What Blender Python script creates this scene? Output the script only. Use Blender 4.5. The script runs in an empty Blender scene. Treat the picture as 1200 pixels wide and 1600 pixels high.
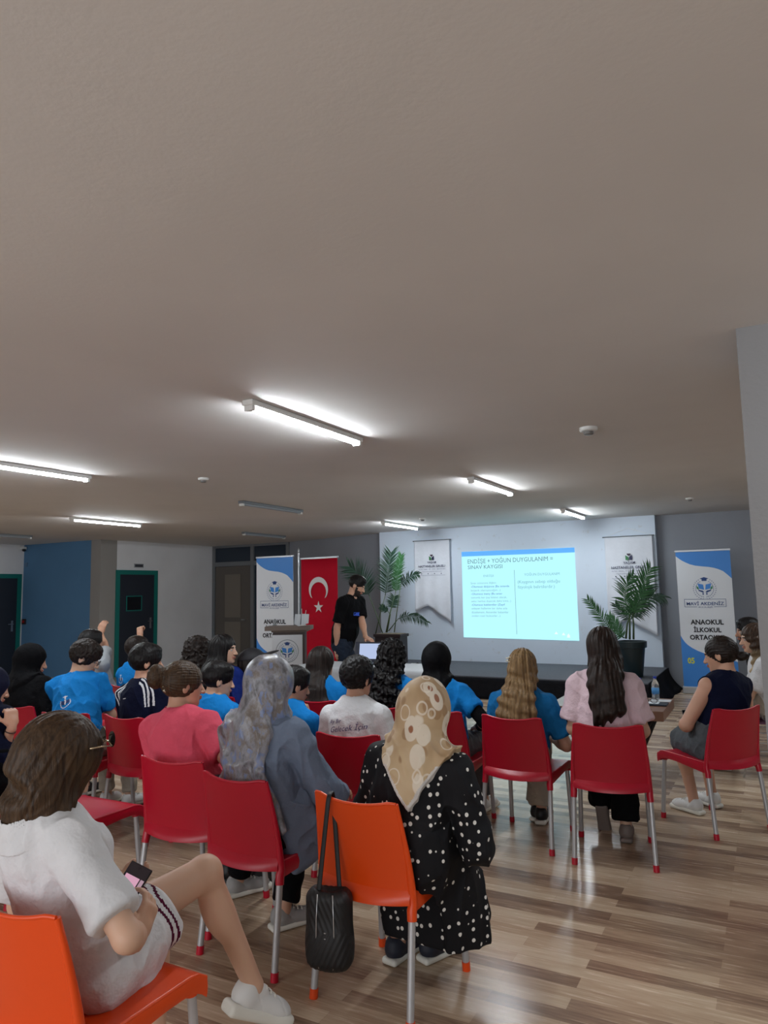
import bpy, bmesh, math, random
import numpy as np
from mathutils import Vector, Matrix

# ------------------------------------------------------------------ camera, world, lights, exposure
F_PX = 1115.0; CAM_Z = 1.6
TH = math.radians(28.25); ROLL = math.radians(1.18); PITCH = math.atan(122 * math.cos(ROLL) / F_PX)
FW = np.array([-math.sin(TH) * math.cos(PITCH), math.cos(TH) * math.cos(PITCH), math.sin(PITCH)])
R0 = np.array([math.cos(TH), math.sin(TH), 0.0]); U0 = np.cross(R0, FW)
RT = math.cos(ROLL) * R0 - math.sin(ROLL) * U0
UP = math.sin(ROLL) * R0 + math.cos(ROLL) * U0
CAMP = np.array([0, 0, CAM_Z])
scn = bpy.context.scene
cd = bpy.data.cameras.new('camera'); cam = bpy.data.objects.new('camera', cd)
scn.collection.objects.link(cam); scn.camera = cam
cd.sensor_fit = 'VERTICAL'; cd.sensor_height = 36.0; cd.sensor_width = 27.0
cd.lens = F_PX / 1600 * 36.0; cd.clip_start = 0.05; cd.clip_end = 100
M = Matrix.Identity(4)
for i in range(3):
    M[i][0] = RT[i]; M[i][1] = UP[i]; M[i][2] = -FW[i]; M[i][3] = CAMP[i]
cam.matrix_world = M

world = bpy.data.worlds.new('world'); scn.world = world; world.use_nodes = True
WORLD_COL = (0.86, 0.93, 1.0, 1); WORLD_STR = .80
world.node_tree.nodes['Background'].inputs[0].default_value = WORLD_COL
world.node_tree.nodes['Background'].inputs[1].default_value = WORLD_STR
TUBE_EMIT = 135.0
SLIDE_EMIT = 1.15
scn.view_settings.view_transform = 'Standard'; scn.view_settings.look = 'None'
scn.view_settings.gamma = 1.0; scn.view_settings.use_curve_mapping = False
scn.view_settings.exposure = 0.0
scn.cycles.use_denoising = True
scn.cycles.max_bounces = 8; scn.cycles.diffuse_bounces = 4; scn.cycles.caustics_reflective = False

def area(name, loc, rot, sx, sy, power, col):
    l = bpy.data.lights.new(name, 'AREA'); l.shape = 'RECTANGLE'; l.size = sx; l.size_y = sy
    l.energy = power; l.color = col
    o = bpy.data.objects.new(name, l); scn.collection.objects.link(o); o.location = loc; o.rotation_euler = rot
    return o
# daylight from the unseen window front behind the photographer, plus an added ceiling fill
area('daylight_fill', (-2.0, -3.2, 1.7), (math.radians(82), 0, 0), 6.0, 1.9, 62, (0.93, 0.96, 1.0))

area('daylight_fill', (-2.0, -3.3, 1.0), (math.radians(118), 0, 0), 6.0, 1.4, 62, (.97, .985, 1.0))  # added lamp tilted upward to brighten the ceiling

# ------------------------------------------------------------------ helpers: pixels (1200x1600) to points at a real distance
def ray(px, py): return (px - 600) / F_PX * RT - (py - 800) / F_PX * UP + FW
def onz(px, py, z): d = ray(px, py); return CAMP + (z - CAM_Z) / d[2] * d
def ony(px, py, y): d = ray(px, py); return CAMP + y / d[1] * d

# ------------------------------------------------------------------ materials
MATS = {}
def mat(name, col, rough=0.5, spec=0.5, metal=0.0, emit=0.0, build=None, **kw):
    if name in MATS: return MATS[name]
    m = bpy.data.materials.new(name); m.use_nodes = True; nt = m.node_tree
    b = nt.nodes['Principled BSDF']
    b.inputs['Base Color'].default_value = (*col, 1); b.inputs['Roughness'].default_value = rough
    b.inputs['Specular IOR Level'].default_value = spec; b.inputs['Metallic'].default_value = metal
    if emit:
        b.inputs['Emission Color'].default_value = (*col, 1); b.inputs['Emission Strength'].default_value = emit
    for k, v in kw.items():
        b.inputs[k.replace('_', ' ')].default_value = v
    m.diffuse_color = (*col, 1)
    MATS[name] = m
    if build: build(nt, b)
    return m
def N(nt, t, **kw):
    n = nt.nodes.new(t)
    for k, v in kw.items():
        if k.startswith('i_'): n.inputs[k[2:].replace('_', ' ')].default_value = v
        else: setattr(n, k, v)
    return n
def srgb(*c):
    return tuple((x / 255 / 12.92) if x / 255 <= 0.04045 else ((x / 255 + 0.055) / 1.055) ** 2.4 for x in c)
def coords(nt, scale=(1, 1, 1), rot=(0, 0, 0), kind='Object'):
    tc = N(nt, 'ShaderNodeTexCoord'); mp = N(nt, 'ShaderNodeMapping')
    mp.inputs['Scale'].default_value = scale; mp.inputs['Rotation'].default_value = rot
    nt.links.new(tc.outputs[kind], mp.inputs['Vector']); return mp.outputs['Vector']
def ramp(nt, fac, stops, interp='LINEAR'):
    r = N(nt, 'ShaderNodeValToRGB'); r.color_ramp.interpolation = interp
    el = r.color_ramp.elements
    while len(el) < len(stops): el.new(0.5)
    for e, (p, c) in zip(el, stops): e.position = p; e.color = (*c, 1)
    nt.links.new(fac, r.inputs[0]); return r.outputs[0]
def bump(nt, b, height, strength, dist=0.01):
    n = N(nt, 'ShaderNodeBump'); n.inputs['Strength'].default_value = strength; n.inputs['Distance'].default_value = dist
    nt.links.new(height, n.inputs['Height']); nt.links.new(n.outputs[0], b.inputs['Normal'])
def noise(nt, vec, scale, detail=4, rough=0.5):
    n = N(nt, 'ShaderNodeTexNoise'); n.inputs['Scale'].default_value = scale; n.inputs['Detail'].default_value = detail
    n.inputs['Roughness'].default_value = rough
    nt.links.new(vec, n.inputs['Vector']); return n.outputs['Fac']

def paint(name, col, rough=0.75, var=0.08, bmp=0.15, stains=None):
    def bd(nt, b):
        v = coords(nt, kind='Object'); f = noise(nt, v, 1.3, 5)
        c1 = tuple(max(0, x * (1 - var)) for x in col); c2 = tuple(min(1, x * (1 + var)) for x in col)
        c = ramp(nt, f, [(0.3, c1), (0.7, c2)])
        if stains:
            f2 = noise(nt, v, 7, 6, .65); m2 = ramp(nt, f2, [(0.60, (0, 0, 0)), (0.72, (1, 1, 1))])
            mx = N(nt, 'ShaderNodeMixRGB'); mx.inputs[2].default_value = (*stains, 1)
            mm = N(nt, 'ShaderNodeMath', operation='MULTIPLY'); mm.inputs[1].default_value = .45
            nt.links.new(m2, mm.inputs[0]); nt.links.new(mm.outputs[0], mx.inputs[0]); nt.links.new(c, mx.inputs[1]); c = mx.outputs[0]
        nt.links.new(c, b.inputs['Base Color'])
        bump(nt, b, noise(nt, v, 45, 3), bmp, 0.01)
    return mat(name, col, rough, 0.3, build=bd)

def cloth(name, col, bmp=0.25, rough=0.85, scale=14, var=.12, fine=True):
    def bd(nt, b):
        v = coords(nt); f = noise(nt, v, scale, 4, .6)
        c1 = tuple(x * (1 - var) for x in col); c2 = tuple(min(1, x * (1 + var)) for x in col)
        nt.links.new(ramp(nt, f, [(0.3, c1), (0.7, c2)]), b.inputs['Base Color'])
        v2 = coords(nt, (1, 1, .6), (.35, .2, 0)); rg = N(nt, 'ShaderNodeTexNoise'); rg.noise_type = 'RIDGED_MULTIFRACTAL'; rg.inputs['Scale'].default_value = 5.5; rg.inputs['Detail'].default_value = 3
        nt.links.new(v2, rg.inputs['Vector']); ad = N(nt, 'ShaderNodeMath', operation='MULTIPLY_ADD'); ad.inputs[1].default_value = .35; nt.links.new(rg.outputs['Fac'], ad.inputs[0]); nt.links.new(f, ad.inputs[2])
        bump(nt, b, ad.outputs[0], min(1, bmp * 1.9), 0.03)
    m = mat(name, col, rough, 0.12, build=bd)
    m.node_tree.nodes['Principled BSDF'].inputs['Sheen Weight'].default_value = 0.0
    return m
def hairmat(name, col, col2=None, rough=.42, tip=None):
    col2 = col2 or tuple(x * 1.9 + .004 for x in col)
    def bd(nt, b):
        v = coords(nt, (90, 90, 5)); f = noise(nt, v, 1.0, 4, .6)
        c = ramp(nt, f, [(0.3, col), (0.72, col2)])
        if tip:
            tc = N(nt, 'ShaderNodeTexCoord'); sp = N(nt, 'ShaderNodeSeparateXYZ'); nt.links.new(tc.outputs['Object'], sp.inputs[0])
            mr = N(nt, 'ShaderNodeMapRange'); mr.inputs[1].default_value = tip[1]; mr.inputs[2].default_value = tip[2]
            nt.links.new(sp.outputs['Z'], mr.inputs[0])
            mx = N(nt, 'ShaderNodeMixRGB'); mx.inputs[2].default_value = (*tip[0], 1)
            nt.links.new(mr.outputs[0], mx.inputs[0]); nt.links.new(c, mx.inputs[1]); c = mx.outputs[0]
        nt.links.new(c, b.inputs['Base Color'])
        bump(nt, b, f, 0.6, 0.006)
    return mat(name, col, rough, 0.22, build=bd)

# ------------------------------------------------------------------ object helpers
def link(o): scn.collection.objects.link(o); return o
def tag(o, label=None, cat=None, group=None, kind=None):
    if label: o['label'] = label
    if cat: o['category'] = cat
    if group: o['group'] = group
    if kind: o['kind'] = kind
    return o
def empty(name, loc=(0, 0, 0), rz=0.0):
    o = bpy.data.objects.new(name, None); o.empty_display_size = .1
    o.location = loc; o.rotation_euler = (0, 0, rz); return link(o)
def mobj(name, verts, faces, m=None, parent=None, smooth=False, mats=None, fmat=None):
    me = bpy.data.meshes.new(name); me.from_pydata([tuple(v) for v in verts], [], [tuple(f) for f in faces]); me.update()
    if m: me.materials.append(m)
    for x in (mats or []): me.materials.append(x)
    if fmat is not None: me.polygons.foreach_set('material_index', fmat)
    if smooth: me.polygons.foreach_set('use_smooth', [True] * len(me.polygons))
    o = bpy.data.objects.new(name, me); o.parent = parent; return link(o)
class MB:
    """collects boxes, tubes, lathes and sheets into one mesh"""
    def __init__(s): s.v = []; s.f = []
    def add(s, v, f):
        n = len(s.v); s.v += [tuple(map(float, x)) for x in v]; s.f += [tuple(i + n for i in q) for q in f]; return s
    def box(s, c, d, rz=0.0, bev=0.0):
        cx, cy, cz = c; hx, hy, hz = d[0] / 2, d[1] / 2, d[2] / 2
        bm = bmesh.new(); bmesh.ops.create_cube(bm, size=1.0)
        for v in bm.verts: v.co = Vector((v.co.x * 2 * hx, v.co.y * 2 * hy, v.co.z * 2 * hz))
        if bev > 0: bmesh.ops.bevel(bm, geom=bm.edges[:], offset=bev, segments=2, affect='EDGES', profile=.5)
        bm.verts.index_update(); ca, sa = math.cos(rz), math.sin(rz)
        s.add([(cx + v.co.x * ca - v.co.y * sa, cy + v.co.x * sa + v.co.y * ca, cz + v.co.z) for v in bm.verts],
              [[v.index for v in f.verts] for f in bm.faces]); bm.free(); return s
    def tube(s, pts, rad, n=10, cap=True):
        pts = [np.array(p, float) for p in pts]
        rads = rad if hasattr(rad, '__len__') else [rad] * len(pts)
        vs = []; fs = []; prev = None
        for i, p in enumerate(pts):
            t = pts[min(i + 1, len(pts) - 1)] - pts[max(i - 1, 0)]; t = t / (np.linalg.norm(t) + 1e-9)
            if prev is None:
                a = np.array([0, 0, 1.]) if abs(t[2]) < .9 else np.array([1., 0, 0]); u = np.cross(t, a)
            else: u = prev - t * np.dot(prev, t)
            u /= np.linalg.norm(u) + 1e-9; w = np.cross(t, u); prev = u
            for k in range(n):
                an = 2 * math.pi * k / n; vs.append(p + rads[i] * (math.cos(an) * u + math.sin(an) * w))
        for i in range(len(pts) - 1):
            for k in range(n):
                a = i * n + k; b = i * n + (k + 1) % n; fs.append((a, b, b + n, a + n))
        if cap: fs.append(tuple(range(n))[::-1]); fs.append(tuple(range((len(pts) - 1) * n, len(pts) * n)))
        return s.add(vs, fs)
    def lathe(s, prof, c=(0, 0, 0), n=24):
        vs = []; fs = []
        for r, z in prof:
            for k in range(n):
                a = 2 * math.pi * k / n; vs.append((c[0] + r * math.cos(a), c[1] + r * math.sin(a), c[2] + z))
        m = len(prof)
        for i in range(m - 1):
            for k in range(n): fs.append((i * n + k, i * n + (k + 1) % n, (i + 1) * n + (k + 1) % n, (i + 1) * n + k))
        fs.append(tuple(range(n))[::-1]); fs.append(tuple(range((m - 1) * n, m * n)))
        return s.add(vs, fs)
    def prism(s, poly, h, fn):
        """extrude a 2-D outline; fn(u, v, w) gives the point, w in 0..h"""
        n = len(poly)
        vs = [fn(u, v, 0) for u, v in poly] + [fn(u, v, h) for u, v in poly]
        fs = [tuple(range(n))[::-1], tuple(range(n, 2 * n))] + [(i, (i + 1) % n, n + (i + 1) % n, n + i) for i in range(n)]
        return s.add(vs, fs)
    def sheet(s, fn, nu, nv, th=0.0, nrm=None):
        """grid surface fn(u,v) u,v in 0..1; with thickness th along its normals"""
        P = np.array([[fn(i / nu, j / nv) for j in range(nv + 1)] for i in range(nu + 1)], float)
        idx = lambda i, j: i * (nv + 1) + j
        fs = [(idx(i, j), idx(i + 1, j), idx(i + 1, j + 1), idx(i, j + 1)) for i in range(nu) for j in range(nv)]
        V = P.reshape(-1, 3)
        if th > 0:
            du = np.gradient(P, axis=0); dv = np.gradient(P, axis=1); nn = np.cross(du, dv)
            nn /= np.linalg.norm(nn, axis=2, keepdims=True) + 1e-9
            A = (P + nn * th / 2).reshape(-1, 3); B = (P - nn * th / 2).reshape(-1, 3); m = len(A)
            f2 = list(fs) + [tuple(m + k for k in q[::-1]) for q in fs]
            ring = [idx(i, 0) for i in range(nu + 1)] + [idx(nu, j) for j in range(1, nv + 1)] + \
                   [idx(i, nv) for i in range(nu - 1, -1, -1)] + [idx(0, j) for j in range(nv - 1, 0, -1)]
            for a, b in zip(ring, ring[1:] + ring[:1]): f2.append((b, a, m + a, m + b))
            return s.add(np.vstack([A, B]), f2)
        return s.add(V, fs)
    def build(s, name, m, parent=None, smooth=False, angle=None):
        o = mobj(name, s.v, s.f, m, parent, smooth)
        if smooth and angle is not None:
            o.data.set_sharp_from_angle(angle=math.radians(angle))
        return o
def boxobj(name, c, d, m, parent=None, rz=0.0, bev=0.0): return MB().box(c, d, rz, bev).build(name, m, parent)
_font = [None]
def text(name, body, size, m, parent, origin, ux, uz, align='CENTER', bold=0.0, width=1.0, shear=0.0, spacing=1.0, lift=.002):
    """flat lettering as a mesh standing on a surface: ux = reading direction, uz = up, origin in parent space"""
    cu = bpy.data.curves.new(name, 'FONT'); cu.body = body; cu.size = size; cu.align_x = align; cu.align_y = 'CENTER'
    cu.resolution_u = 3; cu.offset = bold; cu.shear = shear; cu.space_character = spacing; cu.space_line = 1.05
    tmp = bpy.data.objects.new(name, cu); scn.collection.objects.link(tmp)
    dg = bpy.context.evaluated_depsgraph_get(); me = bpy.data.meshes.new_from_object(tmp.evaluated_get(dg))
    bpy.data.objects.remove(tmp)
    ux = Vector(ux).normalized(); uz = Vector(uz).normalized(); nn = ux.cross(uz)
    for v in me.vertices:
        v.co = Vector(origin) + ux * v.co.x * width + uz * v.co.y + nn * lift
    me.materials.clear(); me.materials.append(m)
    o = bpy.data.objects.new(name, me); o.parent = parent; return link(o)
def poly(name, pts, m, parent, origin, ux, uz, lift=.001):
    ux = Vector(ux).normalized(); uz = Vector(uz).normalized(); nn = ux.cross(uz)
    return mobj(name, [Vector(origin) + ux * a + uz * b + nn * lift for a, b in pts], [tuple(range(len(pts)))], m, parent)
# ------------------------------------------------------------------ implicit surfaces -> one continuous mesh (bodies, clothes, hair)
def nrm(v): v = np.asarray(v, float); return v / (np.linalg.norm(v) + 1e-9)
def frame(z, xhint=(1, 0, 0)):
    z = nrm(z); x = np.asarray(xhint, float); x = nrm(x - z * np.dot(x, z)); y = np.cross(z, x)
    return np.stack([x, y, z])       # rows: world -> local
def rotm(rx=0, ry=0, rz=0):
    return np.array(Matrix.Rotation(rz, 3, 'Z') @ Matrix.Rotation(rx, 3, 'X') @ Matrix.Rotation(ry, 3, 'Y'))
class Pr:
    def __init__(s, f, c, r, k=.015, op='u'): s.f = f; s.c = np.asarray(c, float); s.r = r; s.k = k; s.op = op
def RC(a, b, ra, rb, k=.015, op='u'):
    a = np.asarray(a, float); b = np.asarray(b, float); ba = b - a; L2 = ba @ ba + 1e-12
    def f(P):
        q = P - a; h = np.clip(q @ ba / L2, 0, 1); return np.linalg.norm(q - h[:, None] * ba, axis=1) - (ra + (rb - ra) * h)
    return Pr(f, (a + b) / 2, np.linalg.norm(ba) / 2 + max(ra, rb), k, op)
def EL(c, r, R=None, k=.015, op='u'):
    c = np.asarray(c, float); r = np.asarray(r, float); R = np.eye(3) if R is None else R   # R: columns = local axes
    def f(P):
        q = (P - c) @ R; k0 = np.linalg.norm(q / r, axis=1); k1 = np.linalg.norm(q / r ** 2, axis=1) + 1e-9
        return k0 * (k0 - 1) / k1
    return Pr(f, c, max(r), k, op)
def EC(a, b, ra, rb, xh=(1, 0, 0), k=.015, op='u', rnd=.01):
    """elliptic cone with flat ends: ra=(rx,ry) at a, rb at b, x axis along xh"""
    a = np.asarray(a, float); b = np.asarray(b, float); L = np.linalg.norm(b - a); Fm = frame(b - a, xh)
    def f(P):
        q = (P - a) @ Fm.T; h = np.clip(q[:, 2] / L, 0, 1)
        rx = ra[0] + (rb[0] - ra[0]) * h; ry = ra[1] + (rb[1] - ra[1]) * h
        e = np.sqrt((q[:, 0] / rx) ** 2 + (q[:, 1] / ry) ** 2) + 1e-9
        g = np.sqrt((q[:, 0] / rx ** 2) ** 2 + (q[:, 1] / ry ** 2) ** 2) + 1e-9
        d1 = e * (e - 1) / g; d2 = np.maximum(-q[:, 2], q[:, 2] - L)
        u = np.maximum(d1 + rnd, 0); w = np.maximum(d2 + rnd, 0)
        return np.minimum(np.maximum(d1, d2) + rnd, 0) + np.sqrt(u * u + w * w) - rnd
    return Pr(f, (a + b) / 2, L / 2 + max(*ra, *rb), k, op)
def BX(c, h, R=None, rnd=.01, k=.015, op='u'):
    c = np.asarray(c, float); h = np.asarray(h, float) - rnd; R = np.eye(3) if R is None else R
    def f(P):
        q = np.abs((P - c) @ R) - h
        return np.linalg.norm(np.maximum(q, 0), axis=1) + np.minimum(q.max(axis=1), 0) - rnd
    return Pr(f, c, np.linalg.norm(h) + rnd, k, op)
def HS(p, n, k=.004, op='s'):
    """half space on the +n side of p (to subtract)"""
    p = np.asarray(p, float); n = nrm(n)
    return Pr(lambda P: -((P - p) @ n), p, 1e3, k, op)
def FN(f, c, r, k=.01, op='u'): return Pr(f, c, r, k, op)
def smin(a, b, k): h = np.maximum(k - np.abs(a - b), 0) / k; return np.minimum(a, b) - h * h * k * .25
def gpt(prims):
    def g(P, C, rad):
        d = np.full(P.shape[:2], 9.0)
        for p in prims:
            m = np.linalg.norm(C - p.c, axis=1) < p.r + rad + .07
            if not m.any(): continue
            di = p.f(P[m].reshape(-1, 3)).reshape(-1, P.shape[1])
            if p.op == 'u': d[m] = smin(d[m], di, p.k)
            elif p.op == 's': d[m] = -smin(-d[m], di, p.k)
            else: d[m] = -smin(-d[m], -di, p.k)
        return d
    return g
def model(groups, kk=.006, disp=None, off=0.0, post=None):
    gs = [gpt(g) for g in groups]; ps = gpt2(post) if post else None
    def F(P, C, rad):
        d = gs[0](P, C, rad)
        for g in gs[1:]: d = smin(d, g(P, C, rad), kk)
        d = d - off
        if disp is not None:
            near = np.abs(d) < .06 + rad
            Q = P[near]
            if len(Q): d[near] = d[near] + disp(Q)
        if ps: d = ps(d, P, C, rad)
        return d
    return F
def gpt2(prims):
    def g(d, P, C, rad):
        for p in prims:
            m = np.linalg.norm(C - p.c, axis=1) < p.r + rad + .07
            if not m.any(): continue
            di = p.f(P[m].reshape(-1, 3)).reshape(-1, P.shape[1])
            if p.op == 's': d[m] = -smin(-d[m], di, p.k)
            elif p.op == 'i': d[m] = -smin(-d[m], -di, p.k)
            else: d[m] = smin(d[m], di, p.k)
        return d
    return g
def surface(F, lo, hi, h):
    """sparse surface nets"""
    B = 8; lo = np.asarray(lo, float) - 2 * h; hi = np.asarray(hi, float) + 2 * h
    nb = np.ceil((hi - lo) / (B * h)).astype(int) + 1
    I = np.stack(np.meshgrid(*[np.arange(n) for n in nb], indexing='ij'), -1).reshape(-1, 3)
    C = lo + (I + .5) * B * h; rad = B * h * .8661
    d = F(C[:, None, :], C, 0.0)[:, 0]
    act = np.abs(d) < rad * 1.35 + .012
    I = I[act]; C = C[act]
    loc = np.stack(np.meshgrid(*[np.arange(B + 1)] * 3, indexing='ij'), -1).reshape(-1, 3)
    D = np.empty((len(I), (B + 1) ** 3), np.float32)
    ch = 256
    for s in range(0, len(I), ch):
        G = (I[s:s + ch, None, :] * B + loc[None]) * h + lo
        D[s:s + ch] = F(G, C[s:s + ch], rad)
    D = D.reshape(-1, B + 1, B + 1, B + 1)
    S = D < 0
    cnt = np.zeros((len(I), B, B, B), np.int8)
    for a in (0, 1):
        for b in (0, 1):
            for c in (0, 1): cnt += S[:, a:a + B, b:b + B, c:c + B]
    cell = np.argwhere((cnt > 0) & (cnt < 8))
    bi = cell[:, 0]; cl = cell[:, 1:]
    nn = nb * B + 2
    gid = lambda g: (g[:, 0].astype(np.int64) * nn[1] + g[:, 1]) * nn[2] + g[:, 2]
    gc = I[bi] * B + cl
    acc = np.zeros((len(cell), 3)); num = np.zeros(len(cell))
    corners = [(a, b, c) for a in (0, 1) for b in (0, 1) for c in (0, 1)]
    val = {q: D[bi, cl[:, 0] + q[0], cl[:, 1] + q[1], cl[:, 2] + q[2]].astype(float) for q in corners}
    for q in corners:
        for ax in range(3):
            if q[ax] == 0:
                r = list(q); r[ax] = 1; r = tuple(r)
                a, b = val[q], val[r]; m = (a < 0) != (b < 0)
                t = np.where(m, a / np.where(m, a - b, 1), 0)
                e = np.array(q, float)[None] + 0 * acc; e[:, ax] += t
                acc[m] += e[m]; num[m] += 1
    V = (gc + acc / num[:, None]) * h + lo
    ids = gid(gc); order = np.argsort(ids); sid = ids[order]
    faces = []
    for ax in range(3):
        sl0 = [slice(None)] + [slice(0, B)] * 3; sl1 = list(sl0); sl1[ax + 1] = slice(1, B + 1)
        s0 = S[tuple(sl0)]; s1 = S[tuple(sl1)]
        e = np.argwhere(s0 != s1)
        if not len(e): continue
        g = I[e[:, 0]] * B + e[:, 1:]; inside = s0[e[:, 0], e[:, 1], e[:, 2], e[:, 3]]
        u = (ax + 1) % 3; w = (ax + 2) % 3; q = []
        for du, dw in ((-1, -1), (0, -1), (0, 0), (-1, 0)):
            gg = g.copy(); gg[:, u] += du; gg[:, w] += dw
            k = gid(gg); p = np.searchsorted(sid, k); p = np.minimum(p, len(sid) - 1)
            q.append(np.where(sid[p] == k, order[p], -1))
        q = np.stack(q, 1); ok = (q >= 0).all(1); q = q[ok]; ins = inside[ok]
        q[~ins] = q[~ins][:, ::-1]; faces.append(q)
    Fc = np.vstack(faces)
    return V, Fc
def fastmesh(name, V, Fc, m=None, parent=None, mats=None, fmat=None):
    me = bpy.data.meshes.new(name)
    me.vertices.add(len(V)); me.vertices.foreach_set('co', V.astype(np.float32).ravel())
    me.loops.add(Fc.size); me.loops.foreach_set('vertex_index', Fc.astype(np.int32).ravel())
    me.polygons.add(len(Fc)); me.polygons.foreach_set('loop_start', np.arange(0, Fc.size, 4, dtype=np.int32))
    me.polygons.foreach_set('use_smooth', np.ones(len(Fc), bool))
    if m: me.materials.append(m)
    for x in (mats or []): me.materials.append(x)
    if fmat is not None: me.polygons.foreach_set('material_index', fmat.astype(np.int32))
    me.update(calc_edges=True); me.validate()
    o = bpy.data.objects.new(name, me); o.parent = parent; return link(o)
def islands_keep(V, Fc):
    """keep the largest connected piece (union-find by label spreading)"""
    lab = np.arange(len(V))
    for _ in range(400):
        m = lab[Fc].min(axis=1); new = lab.copy()
        for k in range(4): np.minimum.at(new, Fc[:, k], m)
        new = new[new]
        if (new == lab).all(): break
        lab = new
    u, c = np.unique(lab, return_counts=True); keep = lab == u[c.argmax()]
    fk = keep[Fc[:, 0]]; idx = np.cumsum(keep) - 1
    return V[keep], idx[Fc[fk]]
def sdf_obj(name, F, lo, hi, h, m, parent=None, mats=None, fm=None, keep=True):
    V, Fc = surface(F, lo, hi, h)
    if keep: V, Fc = islands_keep(V, Fc)
    fmat = fm(V[Fc].mean(axis=1)) if fm else None
    return fastmesh(name, V, Fc, m, parent, mats, fmat)
def wob(P, s, seed=0):
    """cheap smooth pseudo noise, about -1..1"""
    a = P * s; r = seed * 1.7
    x, y, z = a[..., 0], a[..., 1], a[..., 2]
    return (np.sin(x + 1.3 * np.sin(y * .9 + r) + r) + np.sin(y * 1.1 + 1.2 * np.sin(z * .8 + r * 2)) + np.sin(z * 1.05 + 1.4 * np.sin(x * .7 - r))) / 3
def fold(P, s, seed=0):
    s = s * 3.1
    n = wob(P, s, seed); return .55 - (1 - np.abs(n)) ** 2.2 * 1.35
# ------------------------------------------------------------------ people
def pix(p): v = np.asarray(p, float) - CAMP; z = v @ FW; return (int(600 + F_PX * (v @ RT) / z), int(800 - F_PX * (v @ UP) / z))
SKIN = [srgb(196, 150, 125), srgb(178, 130, 105), srgb(205, 165, 140)]
def skinmat(i=0):
    c = SKIN[i]
    return mat('skin_%d' % i, c, .5, .4, Subsurface_Weight=.08, Subsurface_Scale=.02)
def two_bone(a, t, l1, l2, hint):
    a = np.asarray(a, float); t = np.asarray(t, float); v = t - a; D = np.linalg.norm(v)
    if D > (l1 + l2) * .995: t = a + v / D * (l1 + l2) * .995; v = t - a; D = np.linalg.norm(v)
    x = (D * D + l1 * l1 - l2 * l2) / (2 * D); h = math.sqrt(max(l1 * l1 - x * x, 0)); u = v / D
    hh = np.asarray(hint, float); hh = nrm(hh - u * (hh @ u))
    return a + u * x + hh * h, t
def hand_prims(W, d, n, side, curl=(.35, .45, .35), s=1.0, thumb=.6, spread=0.0):
    d = nrm(d); n = np.asarray(n, float); n = nrm(n - d * (n @ d)); t = np.cross(d, n) * side   # t: thumb side (side=+1 right hand)
    Rm = np.stack([t, d, n], 1)
    base = []
    base.append(RC(W - d * .02, W + d * .03 * s, .024 * s, .026 * s, .02))
    base.append(BX(W + d * .052 * s, (.041 * s, .045 * s, .015 * s), Rm, .013 * s, .02))
    base.append(EL(W + d * .04 * s + t * .022 * s + n * .008 * s, (.018 * s, .032 * s, .016 * s), Rm, .015))
    gs = [base]
    offs = (.030, .010, -.011, -.031); L = (.072, .080, .074, .058)
    for o, l in zip(offs, L):
        p = W + (d * .088 + t * o) * s; a = 0; fl = []
        dd = nrm(d + t * (o * spread * 8))
        for j, (fr, c) in enumerate(zip((.45, .30, .25), curl)):
            a += c; dirv = dd * math.cos(a) + n * math.sin(a); q = p + dirv * l * fr * s
            if j == 0: fl.append(RC(p - dd * .02 * s, p, .0088 * s, .0088 * s, .004))
            fl.append(RC(p, q, (.0088 - .0008 * j) * s, (.0081 - .0008 * j) * s, .003)); p = q
        gs.append(fl)
    p = W + (d * .022 + t * .030 + n * .006) * s; fl = []
    dirs = [nrm(d * .7 + t * .75 + n * thumb * .5), nrm(d * .95 + t * .35 + n * thumb), nrm(d * 1.0 - t * .05 + n * thumb)]
    for j, (dv, l, r) in enumerate(zip(dirs, (.036, .034, .028), (.0125, .0105, .0095))):
        q = p + dv * l * s; fl.append(RC(p, q, r * s, (r - .0012) * s, .006)); p = q
    gs.append(fl)
    return gs
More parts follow.
